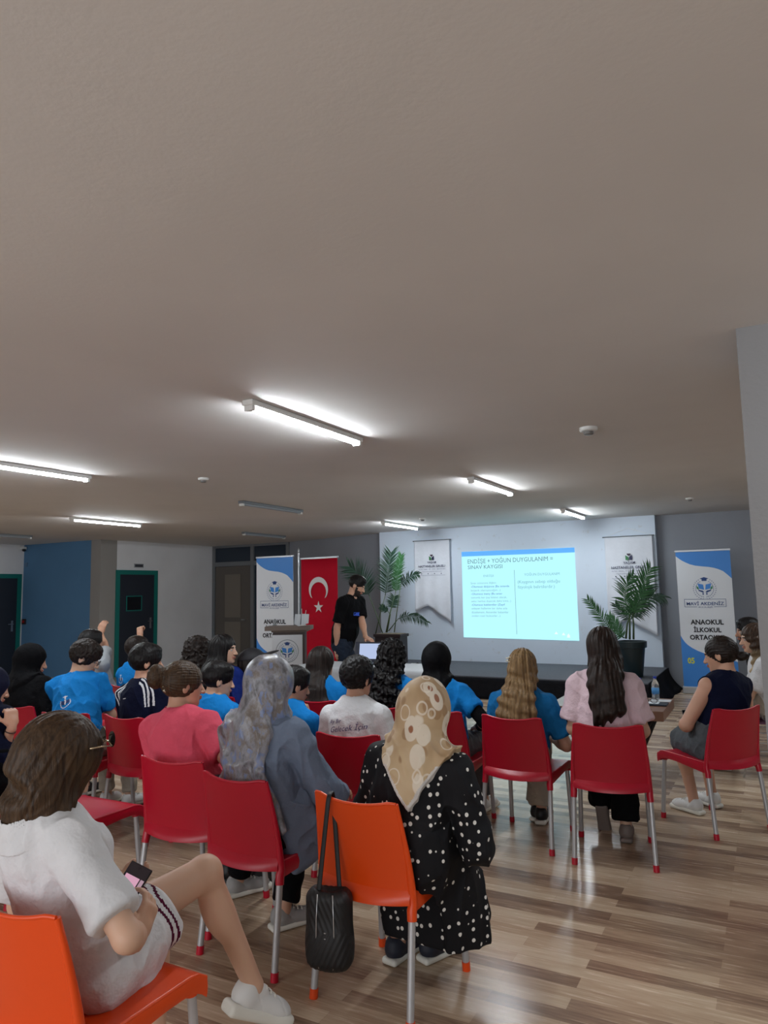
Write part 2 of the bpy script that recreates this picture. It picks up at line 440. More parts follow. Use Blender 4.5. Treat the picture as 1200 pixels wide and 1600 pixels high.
def shoe(parent, A, fwd, up, m, ms, h, s=1.0, label=None, lo=False):
    """shoe around ankle A, pointing along fwd; sole 8 cm below the ankle"""
    f = nrm(fwd); u = nrm(np.asarray(up, float) - f * (np.asarray(up, float) @ f)); x = np.cross(f, u); Rm = np.stack([x, f, u], 1)
    P = lambda a, b, c: A + (x * a + f * b + u * c) * s
    up_ = [EL(P(0, -.015, -.03), (.036 * s, .05 * s, .045 * s), Rm, .02), EL(P(0, .06, -.045), (.041 * s, .10 * s, .036 * s), Rm, .03),
           EL(P(0, .13, -.054), (.042 * s, .055 * s, .026 * s), Rm, .03), RC(P(0, -.022, -.012), P(0, -.02, -.03), .036 * s, .04 * s, .02), EL(P(0, .035, -.006), (.024 * s, .03 * s, .018 * s), Rm, .015)]
    cut = [HS(P(0, 0, -.068), -u), EL(P(0, -.01, .035), (.033 * s, .04 * s, .03 * s), Rm, .004, 's')]
    F = model([up_], off=0, post=cut, disp=lambda Q: .0016 * (np.abs(np.sin(30 * ((Q - A) @ f) + 22 * ((Q - A) @ u))) < .10))
    lo_, hi_ = A - .22, A + .22
    o = sdf_obj('shoe', F, lo_, hi_, h, m, parent)
    so = [BX(P(0, .058, -.074), (.040 * s, .130 * s, .015 * s), Rm, .014, .01)]
    if lo: so = [BX(P(0, .058, -.077), (.042 * s, .133 * s, .021 * s), Rm, .016, .01)]
    so.append(EL(P(0, .15, -.072), (.04 * s, .05 * s, .016 * s), Rm, .02))
    sl = sdf_obj('sole', model([so]), lo_, hi_, h, ms, o)
    MBx = MB()
    for k in range(4):
        b = .045 + .022 * k; zz = .004 - .0085 * k
        MBx.tube([P(-.022, b, zz - .004), P(-.01, b + .004, zz + .004), P(.01, b + .004, zz + .004), P(.022, b, zz - .004)], .0028 * s, 6)
    MBx.build('laces', ms, o, True)
    return o

def person(label, loc, yaw, headtop, hy=0, hp=0, ht=0, sk=0, sh=.165, g=1.0, hs=1.0, tw=0.0, arms=None, legs=None, h=.0065,
           top=None, bottom=None, hair=None, shoes=None, bust=0.0, limb=1.0, stand=False, hip=None, group=None, seat_y=-.08, eyes=False, sd=1, belly=0.0, lips=None, al=1.0, sdrop=0.0):
    """top=(kind, material, sleeve), sleeve 0..1 upper arm, 1..2 forearm; returns dict with the body and its frame"""
    root_m = skinmat(sk)
    cy, sy = math.cos(-yaw), math.sin(-yaw)
    T = np.array(headtop, float) - np.array([loc[0], loc[1], 0]); T = np.array([T[0] * cy - T[1] * sy, T[0] * sy + T[1] * cy, T[2]])
    H = np.array(hip if hip is not None else (T[0] * .25, seat_y, .545), float)
    up = nrm(T - H); Rh = rotm(rz=hy) @ rotm(rx=-hp) @ rotm(ry=ht)
    Hc = T - np.array([0, 0, .122 * hs])
    hb = Rh @ np.array([0, -.028, -.06]) * hs
    Nk = Hc + hb + (-.095 * nrm(up + np.array([0, -.15, .35]))) * (.5 + .5 * hs) + np.array([0, -.012, 0])
    A = nrm(Nk - H); Lt = np.linalg.norm(Nk - H)
    X = nrm(np.array([math.cos(tw), math.sin(tw), 0])); X = nrm(X - A * (X @ A)); Y = np.cross(A, X)
    Rt = np.stack([X, Y, A], 1)
    Xs = nrm(X * [1, 1, .35]); SL = Nk - A * (.062 + sdrop) - Xs * sh + Y * .008; SR = Nk - A * (.062 + sdrop) + Xs * sh + Y * .008
    X0 = np.array([1., 0, 0])
    tor = [EL(H + A * .0, (.160 * g, .115 * g, .12), np.stack([X0, np.cross(A, X0), A], 1), .05),
           EL(H + A * Lt * .33 + Y * .01, (.138 * g, (.103 + belly) * g, .17), Rt, .06),
           EL(H + A * Lt * .68 - Y * .005, ((sh * .86) * (g * .6 + .4), .100 * g, .19), Rt, .045),
           RC(SL * .96 + Nk * .04, SR * .96 + Nk * .04, .050 * limb, .050 * limb, .045),
           RC(Nk - A * .005, SL * .6 + Nk * .4 + A * .004, .046, .042, .035), RC(Nk - A * .005, SR * .6 + Nk * .4 + A * .004, .046, .042, .035)]
    if bust:
        for sx in (-1, 1): tor.append(EL(H + A * Lt * .66 + Y * (.085) + X * sx * .075, (.065 * bust, .06 * bust, .065 * bust), Rt, .04))
    nr = .049 * (.4 + .6 * hs) * (1 + .3 * (g - 1))
    neck = RC(Nk - A * .02, Hc + Rh @ np.array([0, -.02, -.05]) * hs, nr * 1.12, nr, .03)
    hpnt = lambda a, b, c: Hc + Rh @ np.array([a, b, c]) * hs
    E_ = lambda c, r, k=.012, op='u', R=None: EL(hpnt(*c), np.array(r) * hs, Rh if R is None else Rh @ R, k, op)
    head = [E_((0, -.015, .03), (.076, .096, .09)), E_((0, .03, -.015), (.064, .066, .085), .03), E_((0, .045, -.078), (.043, .043, .034), .03),
            RC(hpnt(0, .075, -.088), hpnt(0, .078, -.092), .016 * hs, .016 * hs, .02),
            RC(hpnt(-.03, .082, .024), hpnt(.03, .082, .024), .012 * hs, .012 * hs, .015),
            RC(hpnt(0, .090, .012), hpnt(0, .113, -.028), .008 * hs, .0125 * hs, .012), E_((-.011, .102, -.031), (.009, .009, .007), .006), E_((.011, .102, -.031), (.009, .009, .007), .006),
            E_((-.031, .106, .004), (.017, .016, .011), .01, 's'), E_((.031, .106, .004), (.017, .016, .011), .01, 's'),
            E_((0, .098, -.053), (.022, .011, .0055), .006), E_((0, .096, -.063), (.019, .011, .006), .006),
            E_((0, .112, -.0582), (.02, .006, .0016), .003, 's')]
    for sx in (-1, 1):
        Re = rotm(rz=sx * .35, rx=-.15)
        head += [E_((sx * .079, -.008, -.002), (.008, .019, .032), .006, 'u', Re), E_((sx * .088, -.004, .003), (.006, .010, .018), .004, 's', Re)]
    groups = [tor + [neck], head]
    body_groups_kk = .02
    S = {'R': SR, 'L': SL}; info = dict(H=H, Nk=Nk, A=A, Lt=Lt, X=X, Y=Y, Hc=Hc, Rh=Rh, hs=hs, SL=SL, SR=SR, hpnt=hpnt, Rt=Rt, g=g, sh=sh, h=h, limb=limb)
    arms = arms or {}
    sl_prims = []; lim = []
    for q, sx in (('R', 1), ('L', -1)):
        a = dict(w=(sx * .09, .16, .60), e=(sx * .55, -.5, -1), d=(-sx * .35, .9, -.15), n=(0, -.1, -1), curl=(.35, .45, .3)); a.update(arms.get(q, {}))
        E, W = two_bone(S[q], a['w'], .275 * (.5 + .5 * limb) * al, .245 * (.5 + .5 * limb) * al, a['e'])
        info['E' + q] = E; info['W' + q] = W; info['D' + q] = (a['d'], a['n'])
        arm = [RC(S[q] * .93 + Nk * .07, E, .046 * limb, .037 * limb, .04), RC(E, W, .037 * limb, .0245 * limb, .015), EL(E * .75 + W * .25, (.036 * limb, .036 * limb, .07), frame(W - E).T, .03)]
        groups.append(arm)
        groups += hand_prims(W, a['d'], a['n'], sx, a['curl'], .93 * (.3 + .7 * hs) * a.get('s', 1), a.get('thumb', .6), a.get('spread', 0))
    legs = legs or {}
    for q, sx in (('R', 1), ('L', -1)):
        l = dict(a=(sx * .10, .33, .095), k=(0, .3, 1), f=(sx * .12, 1, 0), u=(0, 0, 1)); l.update(legs.get(q, {}))
        J = H + np.array([sx * .085 * g, .0, -.02]); K, Ak = two_bone(J, l['a'], .415 * l.get('l', 1), .415 * l.get('l', 1), l['k'])
        info['J' + q] = J; info['K' + q] = K; info['A' + q] = Ak; info['F' + q] = (l['f'], l['u'])
        u = nrm(Ak - K); back = nrm(np.cross(np.cross(u, nrm(K - J)), u))
        groups.append([RC(J, K, .082 * g, .056 * (g * .5 + .5), .03), EL(K, (.055, .055, .055), None, .02), RC(K, Ak, .05, .034, .02),
                       EL(K * .68 + Ak * .32 - back * .018, (.047 * g, .047 * g, .10), frame(Ak - K).T, .03)])
        f = nrm(l['f']); groups.append([RC(Ak, Ak + f * .0 - np.asarray(l['u']) * .03, .034, .034, .02), RC(Ak - f * .01 - np.asarray(l['u']) * .03, Ak + f * .12 - np.asarray(l['u']) * .05, .03, .022, .02)])
    allp = np.array([p.c + s_ * p.r for gq in groups for p in gq if p.r < 5 for s_ in (-1, 1)])
    lo, hi = allp.min(0), allp.max(0)
    F = model(groups, kk=.008)
    lipm = mat('lips_%d' % sk, tuple(x * y for x, y in zip(SKIN[sk], (.75, .5, .5))), .45)
    browm = mat('brow', srgb(38, 28, 24), .8)
    beard = hair and hair.get('beard')
    beardm = mat('beard', srgb(34, 26, 22), .9)
    def fm(Cn):
        q = ((Cn - Hc) / hs) @ Rh
        r = np.zeros(len(Cn), int)
        r[(np.abs(q[:, 0]) < .024) & (q[:, 1] > .085) & (q[:, 2] > -.070) & (q[:, 2] < -.047)] = 1
        r[(np.abs(q[:, 0]) > .012) & (np.abs(q[:, 0]) < .048) & (q[:, 1] > .07) & (np.abs(q[:, 2] - .024) < .0055)] = 2
        if beard:
            b = (q[:, 2] < -.042) & (q[:, 1] > .02) & (q[:, 2] > -.13) & (r == 0) & ~((q[:, 2] > -.045) & (np.abs(q[:, 0]) < .02) & (q[:, 1] > .1))
            b |= (q[:, 2] < -.01) & (np.abs(q[:, 0]) > .05) & (q[:, 1] > .015) & (q[:, 1] < .045) & (q[:, 2] > -.1)
            r[b] = 3
        return r
    body = sdf_obj('person', F, lo, hi, h, None, None, [root_m, lipm, browm, beardm], fm)
    body.location = (loc[0], loc[1], 0); body.rotation_euler = (0, 0, yaw)
    tag(body, label, 'person', group)
    if eyes:
        for sx in (-1, 1):
            c = hpnt(sx * .031, .0795, .004)
            e = MB(); e.lathe([(.0001, -.0105), (.006, -.0104), (.0104, -.006), (.012, 0), (.0104, .006), (.006, .0104), (.0001, .012)], (0, 0, 0), 12)
            e.v = [tuple(c + Rh @ np.array([p[0], p[2], p[1]]) * hs) for p in e.v]
            eo = e.build('eye', mat('eye_white', (.42, .40, .38), .2), body, True)
            i = MB(); i.lathe([(.0001, .0114), (.0062, .0100), (.0068, .0080), (.0001, .0078)], (0, 0, 0), 12)
            i.v = [tuple(c + Rh @ np.array([p[0], p[2], p[1]]) * hs) for p in i.v]
            i.build('iris', mat('iris', srgb(48, 30, 20), .2), eo, True)
    info['body'] = body; info['groups'] = groups; info['tor'] = tor; info['sd'] = sd; info['lo'] = lo; info['hi'] = hi
    if bottom: make_bottom(info, **bottom)
    if top: make_top(info, **top)
    if hair: make_hair(info, **{k: v for k, v in hair.items() if k != 'beard'})
    if shoes:
        for q in 'RL':
            if q in shoes.get('skip', ''): continue
            f, u = info['F' + q]
            shoe(body, info['A' + q], f, u, shoes['m'], shoes['s'], max(h * .8, .004), shoes.get('size', .98), lo=shoes.get('thick', False))
    return info

def make_top(I, m, sleeve=.55, off=.011, hem=-.10, neck=.012, amp=.006, fs=11, loose=0.0, name='shirt', collar=None, vneck=0, cuff=None, extra=None, puff=0.0, big=False, stripes=None, fmats=None):
    H, Nk, A, Lt, X, Y = I['H'], I['Nk'], I['A'], I['Lt'], I['X'], I['Y']; sh = I['sh']
    tor = list(I['tor'])
    tor = tor + [EL(H + A * Lt * .30, (.142 * I['g'] + loose, .105 * I['g'] + loose, .24), I['Rt'], .05),
                 EL(H + A * Lt * .70, (sh * .88, .105 * I['g'] + loose * .5, .16), I['Rt'], .04)]
    for q in 'RL':
        S, E, W = I['S' + q], I['E' + q], I['W' + q]; lb = I['limb']
        if sleeve <= 0: continue
        t = min(sleeve, 1); C = S + (E - S) * t; S2 = S * .9 + Nk * .1
        r1 = .050 * lb + loose * .25; r2 = (.050 + puff) * lb + loose * .6
        tor.append(RC(S, S + (E - S) * .2, r1, r1, .03))
        if sleeve <= 1: tor.append(EC(S2, C, (r1, r1), (r2, r2), k=.018, rnd=.005))
        else:
            tor.append(RC(S, E, r1, .044 * lb + loose * .4, .02)); C2 = E + (W - E) * (sleeve - 1)
            tor.append(EC(E - nrm(W - E) * .01, C2, (.043 * lb + loose * .4,) * 2, (.036 * lb + loose * .4 + puff,) * 2, k=.03, rnd=.006))
    if extra: tor += extra
    post = [RC(Nk - A * .012, I['Hc'], .054 + neck, .06 + neck, .004, 's')]
    if vneck: post.append(EL(Nk + Y * .09 - A * .03, (.05, .06, vneck), I['Rt'], .004, 's'))
    post.append(HS(H + A * hem, -np.array([0, 0, 1.]) if sleeve == -9 else -A))
    if sleeve <= 0:   # sleeveless: cut the arm holes
        for q, sx in (('R', 1), ('L', -1)): post.append(EL(I['S' + q] + X * sx * .045 - A * .0, (.042, .09, .09), I['Rt'], .006, 's'))
    sd = I['sd']
    d = lambda Q: amp * fold(Q * np.array([1, 1, .62]) + .25 * Q[:, [2, 0, 1]], fs, sd) + amp * .30 * wob(Q, fs * 7, sd + 2)
    F = model([tor], off=off, disp=d, post=post)
    o = sdf_obj(name, F, I['lo'] - .06, I['hi'] + .06, I['h'], m if not fmats else None, I['body'], fmats and fmats[0], fmats and (lambda Cn: fmats[1](I, Cn))); I['topF'] = F; I['top'] = o
    if collar and big:
        sdf_obj('collar', model([[EC(Nk - A * .050 - Y * .012, Nk + A * .030 - Y * .02, (.128, .118), (.082, .080), X, rnd=.004)]], post=[EC(Nk - A * .056 - Y * .012, Nk + A * .04 - Y * .02, (.118, .108), (.074, .072), X, rnd=.004, op='s', k=.003), EL(Nk + Y * .14, (.05, .09, .12), I['Rt'], .004, 's')], disp=lambda Q: .0015 * wob(Q, 45)), Nk - .2, Nk + .2, .0036, collar, o)
    elif collar:
        R1 = .058 + neck * .5
        cp = [EC(Nk - A * .022 + Y * 0.0, Nk + A * .022 - Y * .006, (R1 + .016, R1 + .016), (R1 + .007, R1 + .007), X, rnd=.004)]
        po = [RC(Nk - A * .08, I['Hc'], R1 - .001, R1 - .001, .003, 's'), EL(Nk + Y * .08, (.03, .05, .08), I['Rt'], .004, 's')]
        c = sdf_obj('collar', model([cp], post=po, disp=lambda Q: .001 * wob(Q, 60)), Nk - .15, Nk + .15, max(.004, I['h'] * .7), collar, o)
    return o

def on_surface(I, pts, start, direction, F=None, lift=.0025):
    """drop points onto the clothing surface along a direction (for prints and stripes)"""
    F = F or I['topF']; P = np.asarray(pts, float).copy(); d = nrm(direction)
    for _ in range(40):
        v = F(P[:, None, :], P, 0.0)[:, 0]; v = np.minimum(v, .3); P += d * np.clip(v, -.02, .045)[:, None] * .8
    return P - d * lift
def print_on(I, name, V2, faces, m, origin, ux, uz, direction, parent=None, F=None):
    ux = nrm(ux); uz = nrm(uz); P = np.array([np.asarray(origin) + ux * a + uz * b for a, b in V2])
    P = P - nrm(direction) * .15
    P = on_surface(I, P, None, direction, F)
    return mobj(name, P, faces, m, parent or I['top'], False)
def text2d(body, size, bold=0.0, shear=0.0, align='CENTER', res=2):
    cu = bpy.data.curves.new('t', 'FONT'); cu.body = body; cu.size = size; cu.align_x = align; cu.align_y = 'CENTER'; cu.resolution_u = res; cu.offset = bold; cu.shear = shear
    tmp = bpy.data.objects.new('t', cu); scn.collection.objects.link(tmp)
    me = bpy.data.meshes.new_from_object(tmp.evaluated_get(bpy.context.evaluated_depsgraph_get())); bpy.data.objects.remove(tmp)
    return [(v.co.x, v.co.y) for v in me.vertices], [tuple(p.vertices) for p in me.polygons]

def make_bottom(I, kind, m, off=.010, amp=.006, flare=0.0, length=1.0, sd=3, extra=None, fs=12):
    H, g = I['H'], I['g']; gr = [[I['tor'][0], EL(H + I['A'] * .07, (.15 * g, .11 * g, .12), None, .05)]]; post = [HS(H + I['A'] * .16, I['A'])]
    lo = I['lo'].copy(); hi = I['hi'].copy(); name = 'trousers'
    if kind in ('trousers', 'shorts'):
        for q in 'RL':
            J, K, Ak = I['J' + q], I['K' + q], I['A' + q]
            if kind == 'shorts':
                C = J + (K - J) * length; gr.append([RC(J, J + (K - J) * .1, .092 * g, .09 * g, .02), EC(J - (K - J) * .02, C, (.088 * g,) * 2, (.083 * g,) * 2, k=.03, rnd=.006)]); name = 'shorts'
            else:
                C = K + (Ak - K) * (.9 * length)
                gr.append([RC(J, K, .086 * g, .062, .03), EL(K, (.062, .062, .062), None, .03), EC(K, C, (.060, .060), (.044 + flare,) * 2, k=.03, rnd=.005),
                           EL(K * .68 + Ak * .32, (.056 + flare * .4, .056 + flare * .4, .10), frame(Ak - K).T, .03)])
    elif kind == 'skirt':
        name = 'skirt'; a = .5 * (I['JR'] + I['JL']); b = .5 * (I['KR'] + I['KL']); w = np.abs((I['KR'] - I['KL'])[0]) / 2
        C = a + (b - a) * length; gr = [gr[0] + [EC(a - nrm(b - a) * .03, C, (.175 * g, .09), (.10 + w, .078), (1, 0, 0), k=.05, rnd=.015)]]
    if extra: gr += extra
    d = lambda Q: amp * fold(Q, fs, sd) + amp * .4 * wob(Q, fs * 7, sd)
    F = model(gr, kk=.03, off=off, disp=d, post=post)
    o = sdf_obj(name, F, lo - .1, hi + .1, I['h'], m, I['body']); I['botF'] = F; I['bottom'] = o
    return o

def make_hair(I, kind, m, length=.4, th=.012, w=1.0, wave=0.0, flat=.034, drop=None, name='hair', side=0.0, fringe=True, extra=None, curl=0.0, h=None, part=0, bun=None, cape=None, amp=None, cover=0.0, w2=None, fm=None, fcut=1.0):
    w2 = w2 or w * 1.25
    hp_, hs, Rh, Hc, Nk, A, Y, X = I['hpnt'], I['hs'], I['Rh'], I['Hc'], I['Nk'], I['A'], I['Y'], I['X']
    h = h or I['h']; H = I['H']; Lt = I['Lt']
    E_ = lambda c, r, k=.012, op='u': EL(hp_(*c), np.array(r) * hs, Rh, k, op)
    face = [E_((0, .095, -.050), (.066, .072, .088), .006, 's')]
    ears = [E_((sx * .086, .008, -.010), (.016, .016, .028), .006, 's') for sx in (-1, 1)]
    cap = [E_((0, -.016, .03), (.078 + th, .099 + th, .092 + th))]
    sd = I['sd']; ax = hp_(0, -.02, 0); back = -Rh[:, 1]; sidev = Rh[:, 0]
    groups = [cap]; post = []
    lo = Hc - .28; hi = Hc + .28
    bk = lambda t, o: H + A * Lt * t - Y * (.105 * I['g'] + o)    # a point on the back, t along the torso
    if kind == 'short':
        cap[:] = [E_((0, -.012, .040), (.077 + th * .8, .097 + th, .087 + th)), E_((0, .015, .096), (.064, .082, .030), .03)]
        post = face + ears + [E_((0, .11, -.10), (.09, .12, .10), .006, 's'), HS(hp_(0, 0, -.090), Rh @ np.array([0, -.1, -1.]), .05)]
        dsp = lambda Q: (.0008 + curl) * fold(Q, 48, sd) + (.0016 + curl * .4) * wob(Q * np.array([1, 1, .7]), 260, sd)
    elif kind == 'bun':
        post = face + ears + [HS(hp_(0, 0, -.092), Rh @ np.array([0, -.2, -1.]), .04)]
        bc, br = bun; groups.append([E_(bc, br, .01)])
        def dsp(Q):
            q = (Q - hp_(*bc)) @ Rh; r = np.linalg.norm(q, axis=1); an = np.arctan2(q[:, 0], q[:, 2]); return .0016 * np.sin(40 * an + 3 * wob(Q, 30, sd)) + .0015 * wob(Q, 190, sd)
        if extra: groups += extra(I)
    elif kind == 'long':
        L = length; n0 = hp_(0, -.035, .0); n1 = Hc + np.array([0, 0, 0]) + Rh @ np.array([0, -.045, -.09]) * hs
        z2 = Nk - Y * .085 + A * .03; end = Hc[2] - L
        bt = lambda z: H + A * ((z - H[2]) / A[2]) - Y * (.118 * I['g'] + .012)
        pts = [(n0, .086, .088), (n1, .088 * w, .078), (z2, .094 * w, .055)]
        zz = z2[2] - .08
        if drop is None: z2 = z2
        z_top = zz + .08
        while zz > end + .02: pts.append((bt(zz), .096 * (w + (w2 - w) * min(1, (z_top - zz) / max(.05, z_top - end))), flat)); zz -= .1
        pts.append((bt(end), .092 * w2, flat * .5))
        if drop is not None:      # hangs straight from a bowed head instead of lying on the back
            pts = pts[:2] + [(Hc + np.array([*(drop), -length * .62]), .094 * w, flat * 1.25), (Hc + np.array([drop[0] * 1.1, drop[1] * 1.15, -length]), .092 * w2, flat)]; end = Hc[2] - length
        ch = []
        for (a, ra, rb), (b, rc, rd) in zip(pts[:-1], pts[1:]):
            a = a + sidev * 0 + X * side * .3; b = b + X * side
            ch.append(EC(a, b, (ra, rb), (rc, rd), X, k=.05, rnd=.02))
        groups[0] += ch; lo = np.minimum(lo, bt(end) - .25); hi = np.maximum(hi, bt(end) + .25)
        post = [E_((0, .105 + .03 * (1 - fcut), -.055), (.062, .08, .095), .006, 's'), EL(Hc + Rh @ np.array([0, .17 + .06 * (1 - fcut), -.12]) * hs, (.09, .14, .2), Rh, .006, 's')]
        am = amp if amp is not None else .0022
        def dsp(Q):
            q = Q - ax; an = np.arctan2(q @ sidev, np.abs(q @ back) + .05)
            s = am * np.sin(22 * an + 2.6 * wob(Q * np.array([1, 1, .22]), 34, sd)) + am * .7 * np.sin(53 * an + 3 * wob(Q * np.array([1, 1, .25]), 50, sd))
            edge = np.clip((end + .10 - Q[:, 2]) / .10, 0, 1)
            s = s + edge * .012 * np.sin(33 * an + 1.5 + 2 * wob(Q, 20, sd))
            if wave: s = s + wave * np.sin(Q[:, 2] * 95 + 5 * an + 2 * wob(Q, 12, sd)) * np.clip((Hc[2] + .06 - Q[:, 2]) / .1, 0, 1)
            if curl: s = s + curl * .8 * fold(Q, 26, sd) + curl * .6 * wob(Q, 150, sd)
            return s
        if extra: groups += extra(I)
    elif kind == 'hijab':
        cap = [E_((0, -.018, .028), (.078 + th, .102 + th, .094 + th)), RC(hp_(0, -.03, -.01), Nk + A * .02 - Y * .01, .092 * hs, .080 + cover, .05)]
        groups = [cap]
        if not cape:
            TF = I['topF']; groups.append([FN(lambda P: np.maximum(TF(P[:, None, :], P, 0.0)[:, 0] - .016, np.linalg.norm((P - Nk + A * .02) * [1, 1, .8], axis=1) - .135 - cover), Nk, .2, .02)])
        groups[0] += [EC(Nk + A * .05, Nk - A * .07, (.07 + cover, .075 + cover), (I['sh'] * .9, .125 * I['g'] + .01), X, k=.06, rnd=.03)]
        if cape: c2, lo2, hi2, po2 = cape(I); groups += c2; lo = np.minimum(lo, lo2); hi = np.maximum(hi, hi2)
        post = [E_((0, .115, -.03), (.052, .06, .078), .006, 's')] + (po2 if cape else [])
        am = amp if amp is not None else .006
        dsp = lambda Q: am * (.35 + .65 * np.clip((Hc[2] + .02 - Q[:, 2]) / .12, 0, 1)) * fold(Q * np.array([1, 1, .45]) + .35 * Q[:, [2, 0, 1]], 13, sd) + am * .08 * wob(Q * np.array([1, 1, .4]), 120, sd)
        name = 'headscarf'
    if extra and kind not in ('bun', 'long'): groups += extra(I)
    F = model(groups, kk=.03 if kind != 'bun' else .008, disp=dsp, post=post)
    o = sdf_obj(name, F, lo, hi, h, m if not fm else None, I['body'], fm and [m, fm[0]], fm and fm[1]); I['hairF'] = F; I['hair'] = o
    return o
# ------------------------------------------------------------------ the setting
CH = 2.7
def struct(o): o['kind'] = 'structure'; return o
def floor_mat():
    def bd(nt, b):
        v = coords(nt)
        br = N(nt, 'ShaderNodeTexBrick'); br.offset = .37; br.offset_frequency = 2; br.squash = 1.0
        br.inputs['Scale'].default_value = 1.0; br.inputs['Brick Width'].default_value = .80; br.inputs['Row Height'].default_value = .082
        br.inputs['Mortar Size'].default_value = .0006; br.inputs['Color1'].default_value = (0, 0, 0, 1); br.inputs['Color2'].default_value = (1, 1, 1, 1)
        br.inputs['Mortar'].default_value = (.3, .3, .3, 1); br.inputs['Bias'].default_value = 0
        nt.links.new(v, br.inputs['Vector'])
        mp = N(nt, 'ShaderNodeMapping'); mp.inputs['Scale'].default_value = (1.6, 22, 1); nt.links.new(v, mp.inputs['Vector'])
        g = noise(nt, mp.outputs[0], 3.0, 6, .6)
        mp2 = N(nt, 'ShaderNodeMapping'); mp2.inputs['Scale'].default_value = (.8, 6, 1); nt.links.new(v, mp2.inputs['Vector'])
        g2 = noise(nt, mp2.outputs[0], 2.0, 4, .6)
        a = N(nt, 'ShaderNodeMath', operation='MULTIPLY_ADD'); a.inputs[1].default_value = .50; nt.links.new(br.outputs['Color'], a.inputs[0])
        m2 = N(nt, 'ShaderNodeMath', operation='MULTIPLY_ADD'); m2.inputs[1].default_value = .62; m2.inputs[2].default_value = -.10; nt.links.new(g, m2.inputs[0])
        m3 = N(nt, 'ShaderNodeMath', operation='MULTIPLY_ADD'); m3.inputs[1].default_value = .3; nt.links.new(g2, m3.inputs[0]); nt.links.new(m2.outputs[0], m3.inputs[2])
        nt.links.new(m3.outputs[0], a.inputs[2])
        c = ramp(nt, a.outputs[0], [(.18, srgb(96, 76, 64)), (.42, srgb(144, 118, 98)), (.64, srgb(182, 156, 130)), (.9, srgb(208, 186, 160))])
        nt.links.new(c, b.inputs['Base Color'])
        rr = N(nt, 'ShaderNodeMapRange'); rr.inputs[3].default_value = .20; rr.inputs[4].default_value = .32; nt.links.new(g, rr.inputs[0]); nt.links.new(rr.outputs[0], b.inputs['Roughness'])
        bump(nt, b, g, .05, .002)
    return mat('laminate', (.3, .2, .15), .26, .5, build=bd)
ceil_m = paint('ceiling_paint', srgb(221, 218, 215), .8, .03, .08)
wall_w = paint('wall_white', srgb(224, 224, 226), .75, .05, .2)
panel_w = paint('wall_panel_white', srgb(208, 220, 234), .6, .03, .12, stains=srgb(176, 172, 165))  # white panel; the bluish tint puts the cool projector spill into its colour
wall_g = paint('wall_grey', srgb(146, 150, 158), .75, .04, .15)
wall_b = paint('wall_blue', srgb(88, 130, 168), .75, .05, .2)
teal = mat('teal_paint', srgb(10, 112, 104), .45)
doorm = mat('door_dark', srgb(30, 36, 48), .5)
alu = mat('aluminium_frame', srgb(120, 124, 128), .45, metal=.2)
chrome = mat('brushed_steel', srgb(190, 190, 192), .28, metal=.9)
white_pl = mat('white_plastic', srgb(225, 225, 222), .4)
black_pl = mat('black_plastic', srgb(18, 18, 20), .4)

def wallbox(name, x0, y0, x1, y1, m, z0=0, z1=CH):
    return struct(boxobj(name, ((x0 + x1) / 2, (y0 + y1) / 2, (z0 + z1) / 2), (abs(x1 - x0), abs(y1 - y0), z1 - z0), m))
struct(boxobj('floor', (-4.8, 4.4, -.05), (18.6, 17.4, .1), floor_mat()))
struct(boxobj('ceiling', (-4.8, 4.4, CH + .05), (18.6, 17.4, .1), ceil_m))
wallbox('wall_back', -1.565, 12.14, 4.5, 12.3, wall_g)
wallbox('wall_back', -6.56, 12.0, -1.565, 12.3, panel_w)
def angled(name, a, b, th, m, z0=0, z1=CH):
    a = np.array(a); b = np.array(b); n = np.array([-(b - a)[1], (b - a)[0]]); n = n / np.linalg.norm(n) * th
    return struct(MB().prism([(a[0], a[1]), (b[0], b[1]), (b[0] + n[0], b[1] + n[1]), (a[0] + n[0], a[1] + n[1])], z1 - z0, lambda u, v, w: (u, v, z0 + w)).build(name, m))
angled('wall_back', (-6.56, 12.14), (-9.3, 12.87), -.15, wall_g)
wallbox('wall_left', -11.65, 10.06, -11.5, 13.05, wall_w)
pill = paint('pillar_grey', srgb(150, 146, 142), .75, .05, .2)
wallbox('wall_left', -11.77, 9.66, -11.5, 10.058, pill)
wallbox('wall_left', -13.85, 9.67, -11.77, 9.85, wall_b)
wallbox('wall_left', -14.0, -4, -13.85, 9.85, wall_w)
wallbox('wall_right', 4.3, -4, 4.5, 12.3, wall_g)
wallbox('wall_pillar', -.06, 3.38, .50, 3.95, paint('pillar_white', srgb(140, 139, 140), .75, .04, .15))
wallbox('baseboard_back', -1.3, 12.105, 4.3, 12.139, white_pl, 0, .08)
wallbox('baseboard_left', -11.499, 11.2, -11.48, 12.8, white_pl, 0, .08)
# glazed partition with an inner door (window_1, door_3)
def quadbox(mb, x0, x1, y0, y1, z0, z1): return mb.box(((x0 + x1) / 2, (y0 + y1) / 2, (z0 + z1) / 2), (x1 - x0, y1 - y0, z1 - z0))
fr = MB()
for x0, x1 in ((-11.5, -11.42), (-10.37, -10.28), (-9.38, -9.3)): quadbox(fr, x0, x1, 12.84, 12.92, 0, CH)
for z0, z1 in ((CH - .05, CH), (2.22, 2.32)): quadbox(fr, -11.5, -9.3, 12.845, 12.915, z0, z1)
wf = struct(fr.build('window_1', alu))
glass_dark = mat('dark_glass', srgb(40, 52, 66), .15)
for x0, x1 in ((-11.42, -10.37), (-10.28, -9.38)):
    boxobj('pane', ((x0 + x1) / 2, 12.885, 2.485), (x1 - x0, .012, .33), glass_dark, wf)
boxobj('pane', (-9.83, 12.885, 1.11), (.90, .012, 2.22), glass_dark, wf)
doorwood = mat('door_brown', srgb(96, 90, 84), .5)
